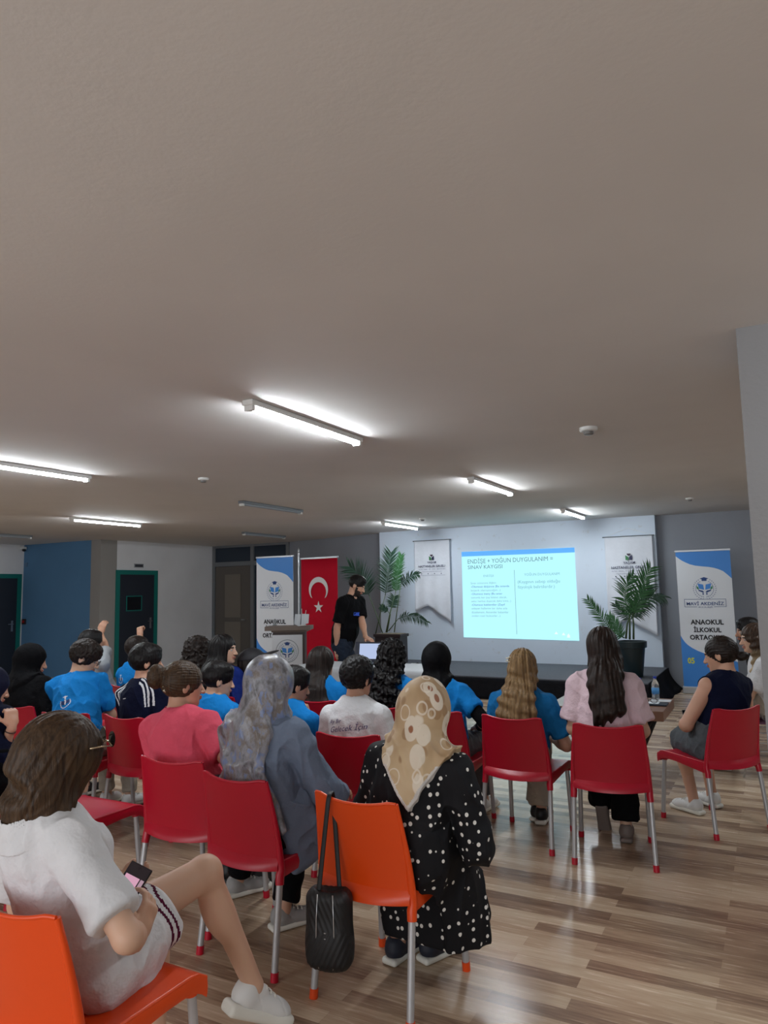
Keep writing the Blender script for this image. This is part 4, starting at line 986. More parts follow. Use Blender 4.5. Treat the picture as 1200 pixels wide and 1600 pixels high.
# ------------------------------------------------------------------ chairs
def plastic(name, col):
    def bd(nt, b):
        f = noise(nt, coords(nt), 260, 2); bump(nt, b, f, .12, .001)
    return mat(name, col, .34, .5, build=bd)
red_p = plastic('red_plastic', srgb(182, 11, 42)); org_p = plastic('orange_plastic', srgb(226, 74, 16))
alu_leg = mat('alu_leg', srgb(186, 186, 188), .38, metal=.45)
def make_chair(m, label):
    e = empty('chair'); tag(e, label, 'chair')
    def lerp(a, b, t): return a + (b - a) * t
    # backrest: panel between z .44 and .81 with ears, wider at its foot
    def bf(u, v):
        s_ = 2 * u - 1; hw = .188 + .016 * math.sin(min(1, (1 - v) * 1.2) * math.pi / 2) + .008 * (1 - v)
        z = .425 + .365 * v + (.018 * abs(s_) ** 2.4 - .010 * max(0, abs(s_) - .86) / .14) * v ** 2 - .006 * (1 - s_ * s_) * v ** 3
        rnd = max(0, (v - .9) / .1); x = s_ * (hw - .004 * rnd * rnd * 0)
        lean = -.205 - .055 * v ** 1.3 + .0; y = lean - .030 * (1 - s_ * s_) - .012 * v * v
        return (x, y, z)
    b = MB(); b.sheet(bf, 28, 18, .007)
    for sx in (-1, 1):     # rounded side rims that run down into the leg sockets
        pts = []; rad = []
        for v in np.linspace(1, 0, 12):
            x, y, z = bf(0 if sx < 0 else 1, v); pts.append((x, y + .004, z - .002)); rad.append(.0085 + .009 * (1 - v) ** 1.5)
        pts += [(sx * .210, -.207, .40), (sx * .213, -.212, .365)]; rad += [.0195, .0185]
        b.tube(pts, rad, 12)
    pts = [bf(u, 1) for u in np.linspace(0, 1, 25)]; b.tube([(x, y, z - .001) for x, y, z in pts], .0062, 8)
    # lower band, tilted so that it catches the light
    def band(u, v):
        s_ = 2 * u - 1; return (s_ * .210, -.203 - .028 * (1 - s_ * s_) - .050 * v * (1 - .45 * s_ * s_) + .012 * max(0, v - .7) / .3, .480 - .052 * v - .02 * max(0, v - .7) - .010 * (1 - s_ * s_))
    b.sheet(band, 24, 4, .008)
    b.build('backrest', m, e, True, 50)
    def sf(u, v):
        s_ = 2 * u - 1; y = -.215 + .455 * v; hw = .208 + .012 * v
        z = .452 - .014 * (1 - s_ * s_) * math.sin(math.pi * min(1, v * 1.1)) + .006 * v - .028 * max(0, (v - .86) / .14) ** 2
        return (s_ * hw, y, z)
    s = MB(); s.sheet(sf, 24, 22, .007)
    for sx in (-1, 1):
        def side(u, v, sx=sx):
            x, y, z = sf(0 if sx < 0 else 1, u); dep = lerp(.070, .046, min(1, u * 1.6)) * (1 + .25 * max(0, (u - .8) / .2)); return (x + sx * .004 * math.sin(v * 3), y, z + .003 - dep * v)
        s.sheet(side, 22, 4, .008)
        s.tube([(sx * .195, .195, .45), (sx * .199, .200, .395)], .020, 12)
        s.tube([sf(0 if sx < 0 else 1, t) for t in np.linspace(0, 1, 14)], .0065, 8)
    s.sheet(lambda u, v: ((2 * u - 1) * .220, sf(u, 1)[1] + .003, sf(u, 1)[2] + .002 - .052 * v - .0), 20, 4, .008)
    s.tube([sf(t, 1) for t in np.linspace(0, 1, 14)], .007, 8)
    s.build('seat', m, e, True, 50)
    for (x0, y0, z0), (x1, y1) in (((-.212, -.210, .385), (-.222, -.258)), ((.212, -.210, .385), (.222, -.258)), ((-.199, .199, .41), (-.210, .232)), ((.199, .199, .41), (.210, .232))):
        l = MB().tube([(x0, y0, z0), (x0 * .3 + x1 * .7, y0 * .3 + y1 * .7, z0 * .3 + .012), (x1, y1, .012)], .0142, 14).build('leg', alu_leg, e, True, 50)
        MB().tube([(x1 + (x0 - x1) * .09, y1 + (y0 - y1) * .09, .036), (x1, y1, .0)], .0172, 12).build('foot_cap', m, l, True, 50)
    return e
def copy_tree(o, parent=None):
    c = o.copy(); scn.collection.objects.link(c); c.parent = parent
    for ch in list(o.children): copy_tree(ch, c)
    return c
red_proto = None
def chair(x, y, yawdeg, label, m=None, group=None):
    global red_proto
    if m is not None: c = make_chair(m, label)
    elif red_proto is None: c = red_proto = make_chair(red_p, label)
    else: c = copy_tree(red_proto)
    c.location = (x, y, 0); c.rotation_euler = (0, 0, math.radians(yawdeg)); c['label'] = label; c['group'] = group or 'plastic chairs of the audience'
    return c
# ------------------------------------------------------------------ people, chairs and what they hold
def to_local(loc, yaw, P):
    P = np.asarray(P, float) - np.array([loc[0], loc[1], 0]); c, s = math.cos(-yaw), math.sin(-yaw)
    return np.array([P[0] * c - P[1] * s, P[0] * s + P[1] * c, P[2]])
def to_world(loc, yaw, P):
    P = np.asarray(P, float); c, s = math.cos(yaw), math.sin(yaw)
    return np.array([P[0] * c - P[1] * s + loc[0], P[0] * s + P[1] * c + loc[1], P[2]])
D2R = math.radians
tee = cloth('tee_blue', srgb(24, 126, 202), .3, .85, 9, .06)
tee2 = cloth('tee_denim_blue', srgb(26, 104, 160), .3, .85, 9, .08)
whitec = cloth('cotton_white', srgb(212, 212, 214), .3, .8, 9, .04); greyc = cloth('cotton_grey_white', srgb(160, 164, 168), .3, .85, 9, .05)
navyc = cloth('cotton_navy', srgb(9, 14, 38), .3, .85, 9, .1); navyb = cloth('navy_bright', srgb(22, 40, 110), .3, .85, 9, .1); black = cloth('cotton_black', srgb(9, 9, 12), .3, .85, 9, .1)
coral = cloth('cotton_coral', srgb(214, 84, 104), .3, .85, 9, .05); pink = cloth('linen_pink', srgb(222, 196, 204), .35, .85, 12, .04)
coat = cloth('coat_blue_grey', srgb(112, 124, 144), .3, .8, 9, .06); beige = cloth('trousers_beige', srgb(168, 158, 144), .35, .85, 9, .06)
greyt = cloth('trousers_grey', srgb(92, 92, 94), .35, .9, 9, .08); shortg = cloth('shorts_grey', srgb(84, 88, 92), .35, .85, 9, .06); jeans = cloth('jeans_dark', srgb(38, 46, 60), .35, .9, 14, .12)
hd = hairmat('hair_black', srgb(9, 8, 9), srgb(24, 20, 20)); hdb = hairmat('hair_darkbrown', srgb(20, 15, 13), srgb(44, 33, 28)); hb = hairmat('hair_brown', srgb(42, 30, 22), srgb(82, 62, 44)); hbl = hairmat('hair_blond', srgb(98, 76, 50), srgb(152, 122, 84))
ombre = hairmat('hair_ombre', srgb(44, 32, 26), srgb(78, 58, 44), tip=(srgb(190, 165, 125), 1.05, .86))
sho_w = mat('shoe_white', srgb(214, 214, 212), .5); sole_w = mat('sole_white', srgb(220, 218, 208), .55); sho_g = mat('shoe_grey', srgb(150, 148, 146), .6); sho_b = mat('shoe_black', srgb(22, 22, 24), .5); sho_n = mat('shoe_navy', srgb(30, 34, 48), .6); sole_t = mat('sole_taupe', srgb(120, 108, 102), .6)
silkb = cloth('scarf_black', srgb(9, 9, 12), .25, .7, 8, .1); silkn = cloth('scarf_navy', srgb(22, 24, 46), .25, .7, 8, .1)
def scarf3(nt, b):
    v = coords(nt, (1, 1, .7)); f = noise(nt, v, 13, 5, .62); f2 = noise(nt, v, 26, 4, .6)
    c1 = ramp(nt, f, [(.36, srgb(88, 86, 88)), (.47, srgb(140, 140, 148)), (.56, srgb(118, 108, 100)), (.66, srgb(150, 150, 156))])
    m_ = ramp(nt, f2, [(.56, (0, 0, 0)), (.62, (.8, .8, .8))]); mx = N(nt, 'ShaderNodeMixRGB'); mx.inputs[2].default_value = (*srgb(112, 130, 172), 1)
    nt.links.new(m_, mx.inputs[0]); nt.links.new(c1, mx.inputs[1]); nt.links.new(mx.outputs[0], b.inputs['Base Color']); bump(nt, b, f, .10, .01)
scarf_grey = mat('scarf_grey_patterned', srgb(130, 130, 140), .38, .6, build=scarf3)
def vor(nt, vec, scale, rnd=1.0, feat='F1', out='Distance'):
    n = N(nt, 'ShaderNodeTexVoronoi'); n.feature = feat; n.inputs['Scale'].default_value = scale; n.inputs['Randomness'].default_value = rnd; nt.links.new(vec, n.inputs['Vector']); return n.outputs[out]
def mixc(nt, fac, a, c):
    mx = N(nt, 'ShaderNodeMixRGB'); nt.links.new(fac, mx.inputs[0])
    if isinstance(a, tuple): mx.inputs[1].default_value = (*a, 1)
    else: nt.links.new(a, mx.inputs[1])
    if isinstance(c, tuple): mx.inputs[2].default_value = (*c, 1)
    else: nt.links.new(c, mx.inputs[2])
    return mx.outputs[0]
def scarf2(nt, b):
    v = coords(nt, (1, 1, .75)); c = ramp(nt, noise(nt, v, 5, 3), [(.35, srgb(168, 138, 104)), (.6, srgb(196, 170, 134))])
    d1 = vor(nt, v, 13, .9); c = mixc(nt, ramp(nt, d1, [(.30, (.8, .8, .8)), (.34, (0, 0, 0))]), c, srgb(152, 118, 84))
    v2 = coords(nt, (1, 1, .6), (.3, .5, .2)); d2 = vor(nt, v2, 12, .8); c = mixc(nt, ramp(nt, d2, [(.36, (.85, .85, .85)), (.39, (0, 0, 0))]), c, srgb(222, 210, 192))
    d4 = vor(nt, v2, 12, .8); c = mixc(nt, ramp(nt, d4, [(.135, (1, 1, 1)), (.16, (0, 0, 0))]), c, srgb(150, 96, 66))
    v3 = coords(nt, (1, 1, .8), (.9, .1, .7)); d3 = vor(nt, v3, 11, .9); c = mixc(nt, ramp(nt, d3, [(.24, (0, 0, 0)), (.255, (.6, .6, .6)), (.29, (.6, .6, .6)), (.305, (0, 0, 0))]), c, srgb(232, 222, 206))
    nt.links.new(c, b.inputs['Base Color'])
scarf_beige = mat('scarf_beige_floral', srgb(190, 160, 125), .55, .4, build=scarf2)
def dots(nt, b):
    v = coords(nt, (1, 1, .9)); d1 = vor(nt, v, 32, .55); nt.links.new(ramp(nt, d1, [(.225, srgb(225, 222, 215)), (.25, srgb(12, 12, 17))]), b.inputs['Base Color'])
polka = mat('dress_polka_dot', srgb(15, 15, 20), .75, .3, build=dots)

def phone(loc, rx, rz, label, lit=False, ry=0):
    p = MB().box((0, 0, 0), (.076, .158, .009), bev=.0035).build('phone', black_pl); p.location = loc; p.rotation_euler = (rx, ry, rz); tag(p, label, 'phone')
    boxobj('screen', (0, 0, .0048), (.070, .150, .0008), mat('phone_glass', srgb(60, 50, 60), .1) if lit else mat('phone_black', srgb(8, 8, 10), .1), p)
    if lit:
        boxobj('chat_bubble', (-.006, -.004, .0054), (.048, .090, .0006), em('phone_pink', (225, 170, 195), .85), p)
        boxobj('side_panel', (.028, -.004, .0054), (.012, .090, .0006), em('phone_pale', (200, 165, 180), .7), p)
        boxobj('front_camera', (0, .068, .0054), (.005, .005, .0006), black_pl, p)
    return p
def crest_on_back(I, t=.62, s=.030, side=0.0):
    """small white school crest printed between the shoulder blades"""
    o = I['H'] + I['A'] * I['Lt'] * t - I['Y'] * .3 + I['X'] * side; mw = mat('print_white2', srgb(220, 228, 235), .6); mn = mat('print_navy2', srgb(20, 50, 110), .6)
    for nm, shp, m in (('print_ring', [ell(math.cos(a) * .95, math.sin(a) * .95 - .1, .13, .13, 6) for a in np.linspace(-3.7, .55, 14)], mw),
                       ('print_book', [[(-.8, .5), (-.1, .35), (-.05, -.4), (-.7, -.2)], [(.8, .5), (.1, .35), (.05, -.4), (.7, -.2)]], mn),
                       ('print_figure', [[(-.12, .6), (.12, .6), (.2, .1), (.08, -.5), (-.08, -.5), (-.2, .1)], ell(0, .85, .17, .17, 8), [(-.5, 1.15), (0, 1.35), (.5, 1.15), (0, 1.0)]], mw)):
        V = []; Fc = []
        for q in shp: n0 = len(V); V += [(a * s, b * s) for a, b in q]; Fc.append(tuple(range(n0, len(V))))
        print_on(I, nm, V, Fc, m, o, I['X'], I['A'], I['Y'])

# --- front row nearest the camera -------------------------------------------------------------
chair(-1.83, 1.54, 0, 'orange plastic chair in the bottom left corner, under the woman in the white shirt', org_p)
chair(-1.47, 2.75, -4, 'orange plastic chair with a black handbag hung on its back', org_p)
chair(-2.12, 2.81, -5, 'red plastic chair under the woman in the grey patterned headscarf')
chair(-2.66, 2.94, 3, 'red plastic chair under the woman in the coral shirt')
chair(-3.36, 2.73, 0, 'empty red plastic chair in front of the woman in the white shirt')
chair(-4.05, 2.75, 0, 'red plastic chair under the person in navy at the left edge')
H1 = .0042
# P1 woman in white shirt
L1 = (-1.85, 1.52); y1 = D2R(-8)
w1 = lambda x, y, Y: to_local(L1, y1, ony(x, y, Y))
HW = w1(216, 1464, 1.60); HL = w1(172, 1398, 1.72)
I = person('woman in a white short sleeved shirt with brown hair looking at her phone, bottom left', L1, y1, ony(92, 1128, 1.47), hy=D2R(-14), hp=D2R(34), sk=2, sh=.150, h=H1, sd=3, seat_y=.02, tw=D2R(-4), bust=.8, al=1.10, sdrop=.012,
           arms=dict(R=dict(w=HW, e=(1.4, -.2, -.7), d=(-.15, .55, .75), n=(-.8, .1, .5), curl=(.55, .6, .4), thumb=.4), L=dict(w=HL, e=(-.8, -.5, -.6), d=(.55, .75, .25), n=(.2, -.3, .9), curl=(.4, .5, .4))),
           legs=dict(L=dict(a=(.03, .65, .205), k=(.0, .2, 1), f=(.16, .55, -.30), u=(.1, .45, .9), l=1.13), R=dict(a=(-.10, .33, .10), k=(-.35, .4, 1), l=1.0)),
           top=dict(m=whitec, sleeve=.78, loose=.010, puff=.006, amp=.006, fs=12, collar=whitec, big=True, hem=-.06),
           hair=dict(kind='long', m=hb, length=.225, w=1.30, w2=1.38, flat=.085, th=.026, drop=(-.01, -.02), amp=.002, fcut=.0), shoes=dict(m=sho_w, s=sole_w, thick=True, size=1.04))
a_ = .5 * (I['JR'] + I['JL']); b_ = .5 * (I['KR'] + I['KL']); ax_ = nrm(b_ - a_)
stripe = cloth('stripe_maroon', srgb(78, 14, 44), .2)
C_ = a_ + (b_ - a_) * .62; d0 = (C_ - a_) @ ax_
def skfm(Cn):
    t = (Cn - a_) @ ax_ - d0 + .02 * np.sin(Cn[:, 0] * 30); r = np.zeros(len(Cn), int); r[(t > -.022) & (t < -.012) | (t > -.05) & (t < -.038)] = 1; return r
Fk = model([[I['tor'][0], RC(I['JR'], I['JR'] + (I['KR'] - I['JR']) * .3, .098, .094, .03), RC(I['JL'], I['JL'] + (I['KL'] - I['JL']) * .3, .098, .094, .03), EC(a_ - ax_ * .03, C_, (.155, .10), (.145, .105), (1, 0, 0), k=.05, rnd=.015), EC(C_ + np.array([0, -.10, 0]), C_ + np.array([0, -.12, -.22]), (.15, .05), (.17, .06), (1, 0, 0), k=.06)]], off=.006,
           disp=lambda Q: .006 * fold(Q, 12, 5), post=[HS(I['H'] + I['A'] * .14, I['A'])])
I['skirt'] = sdf_obj('skirt', Fk, I['lo'] - .1, I['hi'] + .1, H1, None, I['body'], [whitec, stripe], skfm)
ph = phone((0, 0, 0), 0, 0, 'phone with a pink lit screen held by the woman in the white shirt', True)
pt, pb = ony(218, 1360, 1.69), ony(178, 1424, 1.60); pc = (pt + pb) / 2; vy = nrm(pt - pb); vz = nrm(np.array([-1.2, .7, 1.4]) - pc); vz = nrm(vz - vy * (vz @ vy)); vx = np.cross(vy, vz)
ph.matrix_world = Matrix(((vx[0], vy[0], vz[0], pc[0]), (vx[1], vy[1], vz[1], pc[1]), (vx[2], vy[2], vz[2], pc[2]), (0, 0, 0, 1)))
# lock of hair falling forward on her right, sunglasses on her head
b = MB()
for k in range(7):
    o_ = np.array([.005 * (k % 3 - 1), .004 * (k - 3), 0]); b.tube([I['hpnt'](.07, .03, -.06) + o_, w1(144, 1296, 1.56) + o_, w1(154, 1338, 1.60) + o_ * 1.1, w1(170, 1376, 1.64) + o_ * .5], [.008, .007, .006, .0015], 8)
b.build('hair_lock', hb, I['body'], True)
sg_ = MB(); hp_ = I['hpnt']
for sx in (-1, 1):
    sg_.tube([hp_(sx * .106, .02, .075), hp_(sx * .104, .045, .092), hp_(sx * .075, .085, .11)], .0024, 8)
sg_.tube([hp_(-.075, .085, .11), hp_(0, .10, .12), hp_(.075, .085, .11)], .003, 8)
sg_.build('sunglasses', mat('gold_metal', srgb(190, 170, 140), .25, metal=.8), I['body'], True)
for sx in (-1, 1):
    ln = MB(); c = hp_(sx * .042, .088, .128); u = nrm(I['Rh'][:, 0]); w_ = nrm(I['Rh'] @ np.array([0, -.6, 1.])); nn = np.cross(u, w_); n0 = [c + u * a * .028 + w_ * b2 * .024 for a, b2 in ell(0, 0, 1, 1, 16)]
    ln.add([p + nn * .001 for p in n0] + [p - nn * .001 for p in n0], [tuple(range(16)), tuple(range(16, 32))[::-1]] + [(i, (i + 1) % 16, 16 + (i + 1) % 16, 16 + i) for i in range(16)])
    ln.build('lens', mat('lens_dark', srgb(20, 18, 20), .05), bpy.data.objects['sunglasses'])

# P2 woman, beige floral headscarf, polka dot dress
L2 = (-1.40, 2.77); y2 = D2R(-4)
l2 = lambda x, y, Y: to_local(L2, y2, ony(x, y, Y))
def dressx(I):
    H = I['H']; return [EC(H + [.02, .02, .06], H + [.02, .22, -.36], (.19, .17), (.215, .23), (1, 0, 0), k=.08, rnd=.03), EC(H + [.13, .12, .14], H + [.15, .22, -.38], (.08, .09), (.075, .11), (0, 1, 0), k=.08, rnd=.03),
                        RC(I['JR'], I['KR'], .10, .09, .06), RC(I['JL'], I['KL'], .10, .09, .06)]
tipw = l2(637, 1256, 2.46); tipw[1] = -.2; tipw[2] -= .05; tipw[0] -= .035
nL = nrm([-.80, 0, -.60]); nR = nrm([.86, 0, -.52]); p_tip = np.array([tipw[0], 0, tipw[2]])
white_edge = cloth('scarf_edge_white', srgb(205, 200, 195), .2)
def cape2(I):
    TF = I['topF']; Nk = I['Nk']
    f = lambda P: np.maximum(TF(P[:, None, :], P, 0.0)[:, 0] - .024, np.maximum((P - p_tip) @ nL, (P - p_tip) @ nR))
    return [[FN(f, Nk - I['A'] * .2, .42, .02), RC(I['Hc'] - I['Y'] * .03, Nk - I['Y'] * .055 + I['A'] * .0, .100, .085, .05)]], I['H'] - .3, I['H'] + .3, []
def edge2(Cn):
    e = np.maximum((Cn - p_tip) @ nL, (Cn - p_tip) @ nR); return ((e > -.012) & (Cn[:, 2] < p_tip[2] + .16) & (Cn[:, 1] < 0)).astype(int)
I = person('woman in a black polka dot dress and beige floral headscarf', L2, y2, ony(664, 1066, 2.74), hp=D2R(10), hy=D2R(6), sk=0, sh=.166, g=1.1, h=H1, sd=7, limb=1.08, bust=.9,
           arms=dict(R=dict(w=(.16, .16, .62), e=(.6, -.3, -1)), L=dict(w=(-.12, .22, .63), e=(-.6, -.2, -1))),
           legs=dict(R=dict(a=to_local(L2, y2, onz(672, 1468, .09)) + np.array([0, .02, 0]), k=(.3, .8, 1), f=(.35, 1, 0)), L=dict(a=to_local(L2, y2, onz(652, 1475, .09)) + np.array([-.10, 0, 0]), k=(-.2, .8, 1), f=(.1, 1, 0))),
           top=dict(m=polka, sleeve=1.85, loose=.022, amp=.010, fs=10, hem=-.60, name='dress', extra=None), hair=dict(kind='hijab', m=scarf_beige, cover=.012, cape=cape2, th=.024, amp=.007, fm=(white_edge, edge2)), shoes=dict(m=sho_n, s=sole_w))
Fd = model([[EL(I['H'] + I['A'] * .1, (.20, .155, .2), I['Rt'], .05)] + dressx(I)], disp=lambda Q: .012 * fold(Q * np.array([1, 1, .25]), 11, 9), post=[HS((0, 0, .17), (0, .0, -1)), HS((0, -.20, .47), (.0, -.9, -.1), .02), BX((-.02, -.13, .2), (.20, .1, .23), None, .02, .02, 's')])
sdf_obj('dress_skirt', Fd, I['lo'] - .15, I['hi'] + .15, H1, polka, I['body'])
trim = MB(); F2 = I['hairF']
# P3 woman grey scarf and blue grey coat
L3 = (-2.12, 2.81); y3 = D2R(-5)
def cape3(I):
    Nk, A, X, Y, H, Lt = I['Nk'], I['A'], I['X'], I['Y'], I['H'], I['Lt']; TF = I['topF']
    pr = Nk + X * .085; nr_ = nrm(X + np.array([0, 0, .10]))
    f = lambda P: np.maximum(np.maximum(TF(P[:, None, :], P, 0.0)[:, 0] - .018, (P - pr) @ nr_), .60 - P[:, 2])
    tail0 = Nk - Y * .10 + X * .08 - A * .03; tail1 = H + A * .26 - Y * .150 + X * .105; tail2 = H + np.array([.215, -.10, .02])
    g = [[FN(f, H + A * .3, .45, .02), RC(I['Hc'] - Y * .02, Nk - Y * .04, .10, .10, .05)], [EC(tail0, tail1, (.035, .026), (.030, .018), X, k=.03), EC(tail1, tail2, (.030, .018), (.022, .012), X, k=.03)]]
    return g, H - .3, H + .3, []
I = person('woman in a grey and blue patterned headscarf and blue grey coat', L3, y3, ony(424, 1030, 2.80), hp=D2R(4), hy=D2R(-8), sk=0, sh=.170, g=1.12, h=H1, sd=11, limb=1.08, bust=.8,
           arms=dict(R=dict(w=(.18, .26, .62), e=(.7, -.1, -1)), L=dict(w=(-.1, .22, .6), e=(-1, -.3, -.7))),
           legs=dict(R=dict(a=to_local(L3, y3, onz(443, 1420, .09)), f=(.45, 1, 0)), L=dict(a=to_local(L3, y3, onz(372, 1372, .09)), f=(.4, 1, 0))),
           top=dict(m=coat, sleeve=1.8, loose=.026, amp=.010, hem=-.16, name='coat'), bottom=dict(kind='trousers', m=black, flare=.01), hair=dict(kind='hijab', m=scarf_grey, cover=.012, cape=cape3, th=.026, amp=.009), shoes=dict(m=sho_g, s=sole_w))
Fc = model([[EL(I['H'] + I['A'] * .08, (.205, .165, .18), I['Rt'], .05), EC(I['H'] + [.02, .02, .10], I['H'] + [.05, .26, -.10], (.21, .15), (.23, .12), (1, 0, 0), k=.06, rnd=.03), EC(I['H'] + [.16, .06, .05], I['H'] + [.20, .12, -.14], (.07, .13), (.06, .15), (1, 0, 0), k=.06, rnd=.03)]],
           disp=lambda Q: .009 * fold(Q, 11, 4))
sdf_obj('coat_skirt', Fc, I['lo'] - .1, I['hi'] + .1, H1, coat, I['body'])
# P4 woman in coral
L4 = (-2.66, 2.94); y4 = D2R(3)
def scrunch(I): return []
I = person('woman in a coral short sleeved shirt with brown hair pinned up', L4, y4, ony(287, 1036, 2.96), hy=D2R(-34), hp=D2R(6), sk=0, sh=.172, g=1.16, h=H1, sd=13, limb=1.22, bust=1.0, belly=.02,
           arms=dict(R=dict(w=(.18, .18, .60), e=(1, -.3, -.8))), top=dict(m=coral, sleeve=.62, amp=.006, neck=.016), bottom=dict(kind='trousers', m=greyt),
           hair=dict(kind='bun', m=hb, bun=((-.01, -.148, .045), (.046, .050, .066)), th=.014), shoes=dict(m=sho_b, s=sho_b))
hp_ = I['hpnt']; b = MB()
for k in range(6): b.tube([hp_(-.01 + .006 * k, -.095, .085 - .02 * k), hp_(.012 + .004 * k, -.120 - .008 * math.sin(k), .075 - .02 * k), hp_(.03, -.10, .06 - .018 * k)], .005, 8)
b.build('hair_claw', mat('claw_cream', srgb(215, 205, 180), .35), I['body'], True)
# P5 person in navy at the left edge
L5 = (-4.05, 2.75)
l5 = lambda x, y, Y: to_local(L5, 0, ony(x, y, Y))
I = person('person in navy with a dark headscarf at the left edge, hand raised to the face', L5, 0, ony(-14, 1044, 2.86), hy=D2R(-20), hp=D2R(18), sk=0, sh=.165, g=1.05, sd=17, h=.005,
           arms=dict(R=dict(w=l5(19, 1134, 2.80), e=(.6, -.2, -1), d=(-.25, .05, 1), n=(-1, .2, .1), curl=(.9, 1.1, .7), thumb=.7)), top=dict(m=navyc, sleeve=1.45, loose=.015), bottom=dict(kind='trousers', m=black), hair=dict(kind='hijab', m=silkn, th=.016), shoes=dict(m=sho_b, s=sho_b))
wr = I['WR']; er = I['ER']; u = nrm(wr - er); fm_ = frame(u); b = MB()
b.tube([wr - u * .035 + fm_[0] * .029 * math.cos(a) + fm_[1] * .029 * math.sin(a) for a in np.linspace(0, 2 * math.pi, 20)], .0035, 6, False); b.build('bracelet', mat('bracelet_brown', srgb(60, 40, 34), .5), I['body'], True)

# --- second row -------------------------------------------------------------
HM = .0052
chair(-5.06, 3.75, 5, 'red plastic chair under the person in the black hooded top')
chair(-4.42, 3.66, 12, 'red plastic chair under the boy with glasses looking down')
chair(-3.85, 3.73, -3, 'red plastic chair under the boy in the striped navy sports shirt')
chair(-3.33, 3.85, 0, 'red plastic chair under the boy in blue behind the coral shirt')
chair(-2.76, 3.85, 0, 'red plastic chair under the boy resting his chin on his hand')
chair(-2.20, 3.80, 8, 'red plastic chair under the boy in the white shirt with blue collar')
I = person('person in a black hooded top seated by the dark door on the left', (-5.06, 3.75), D2R(5), ony(50, 1009, 3.78), hy=D2R(-42), hp=D2R(14), sk=0, sh=.17, sd=19, h=HM, top=dict(m=black, sleeve=1.9, loose=.028), bottom=dict(kind='trousers', m=black), hair=dict(kind='hijab', m=black, th=.02, cover=.022), shoes=dict(m=sho_b, s=sole_w))
L7 = (-4.42, 3.66); y7 = D2R(12)
l7 = lambda x, y, Y: to_local(L7, y7, ony(x, y, Y))
I = person('boy in a blue tee with glasses and dark hair, head bowed over his phone', L7, y7, ony(133, 1004, 3.84), hy=D2R(-62), hp=D2R(24), sk=2, sh=.178, g=1.05, sd=23, h=HM, eyes=True,
           arms=dict(R=dict(w=l7(163, 1096, 4.02), e=(.9, -.5, -.9), d=(-.2, .35, .75), n=(-1, .2, .2), curl=(.7, .8, .5)), L=dict(w=l7(150, 1100, 4.08), d=(.5, .4, .5), n=(.8, .0, .4))),
           top=dict(m=tee, sleeve=.78, loose=.016, amp=.010, neck=.018), bottom=dict(kind='trousers', m=beige), hair=dict(kind='short', m=hdb, th=.024, curl=.0035), shoes=dict(m=sho_w, s=sole_w))
crest_on_back(I, .50, .040)
hp_ = I['hpnt']; b = MB()
for sx in (-1, 1):
    b.tube([hp_(sx * .034 + .024 * math.cos(a), .112, .004 + .019 * math.sin(a)) for a in np.linspace(0, 2 * math.pi, 18)], .002, 6, False); b.tube([hp_(sx * .058, .11, .006), hp_(sx * .078, .06, .01), hp_(sx * .084, -.005, .006)], .002, 6)
b.tube([hp_(-.010, .113, .008), hp_(.010, .113, .008)], .002, 6); b.build('glasses', black_pl, I['body'], True)
phone(tuple(to_world(L7, y7, I['WR'] + np.array([-.09, .05, .06]))), D2R(35), D2R(0), 'dark phone held by the boy with glasses')
L8 = (-3.85, 3.73)
mw = mat('stripe_white', srgb(214, 216, 220), .7)
def stripes8(I, Cn):
    q = (Cn - I['Nk']) @ I['Rt']; ax = np.abs(q[:, 0]); r = np.zeros(len(Cn), int)
    y_ = q[:, 1] + .35 * np.clip(ax - .10, 0, .2)
    for k in range(3): r[(np.abs(y_ + .030 + .021 * k) < .0052) & (ax > .068) & (q[:, 2] > -.165)] = 1
    return r
I = person('boy in a navy sports shirt with three white stripes on each shoulder', L8, D2R(-3), ony(229, 1009, 3.74), hy=D2R(-32), hp=D2R(4), sk=0, sh=.172, sd=29, h=.0042, top=dict(m=navyc, fmats=([navyc, mw], stripes8), sleeve=.7, loose=.012, amp=.006, neck=.010, collar=mat('collar_stripe', srgb(120, 124, 132), .7)), bottom=dict(kind='trousers', m=black), hair=dict(kind='short', m=hd, th=.020), shoes=dict(m=sho_w, s=sole_w))
print_on(I, 'shirt_print', [(-.012, 0), (.012, 0), (.012, .004), (-.012, .004)], [(0, 1, 2, 3)], mw, I['H'] + I['A'] * I['Lt'] * .80 - I['Y'] * .3 - I['X'] * .02, I['X'], I['A'], I['Y'])
I = person('boy in a blue tee with short dark hair, seated just beyond the woman in coral', (-3.33, 3.85), 0, ony(341, 1037, 3.80), hy=D2R(-38), hp=D2R(10), sk=2, sh=.150, hs=.95, sd=31, h=HM, top=dict(m=tee, sleeve=.6, neck=.016), bottom=dict(kind='trousers', m=greyt), hair=dict(kind='short', m=hd, th=.016), shoes=dict(m=sho_w, s=sole_w))
crest_on_back(I, .80, .028, -.08)
L15 = (-2.76, 3.85)
l15 = lambda x, y, Y: to_local(L15, 0, ony(x, y, Y))
I = person('boy in a blue tee resting his face on his hand, behind the grey headscarf', L15, 0, ony(459, 1044, 3.82), hy=D2R(-30), hp=D2R(12), sk=0, sh=.158, hs=.95, sd=37, h=HM, arms=dict(R=dict(w=l15(482, 1122, 4.0), e=(.6, .2, -1), d=(-.25, -.15, 1), n=(-1, -.2, 0), curl=(1.0, 1.1, .7))), top=dict(m=tee, sleeve=.7, neck=.016), bottom=dict(kind='trousers', m=greyt), hair=dict(kind='short', m=hd, th=.016), shoes=dict(m=sho_w, s=sole_w))
L17 = (-2.20, 3.80)
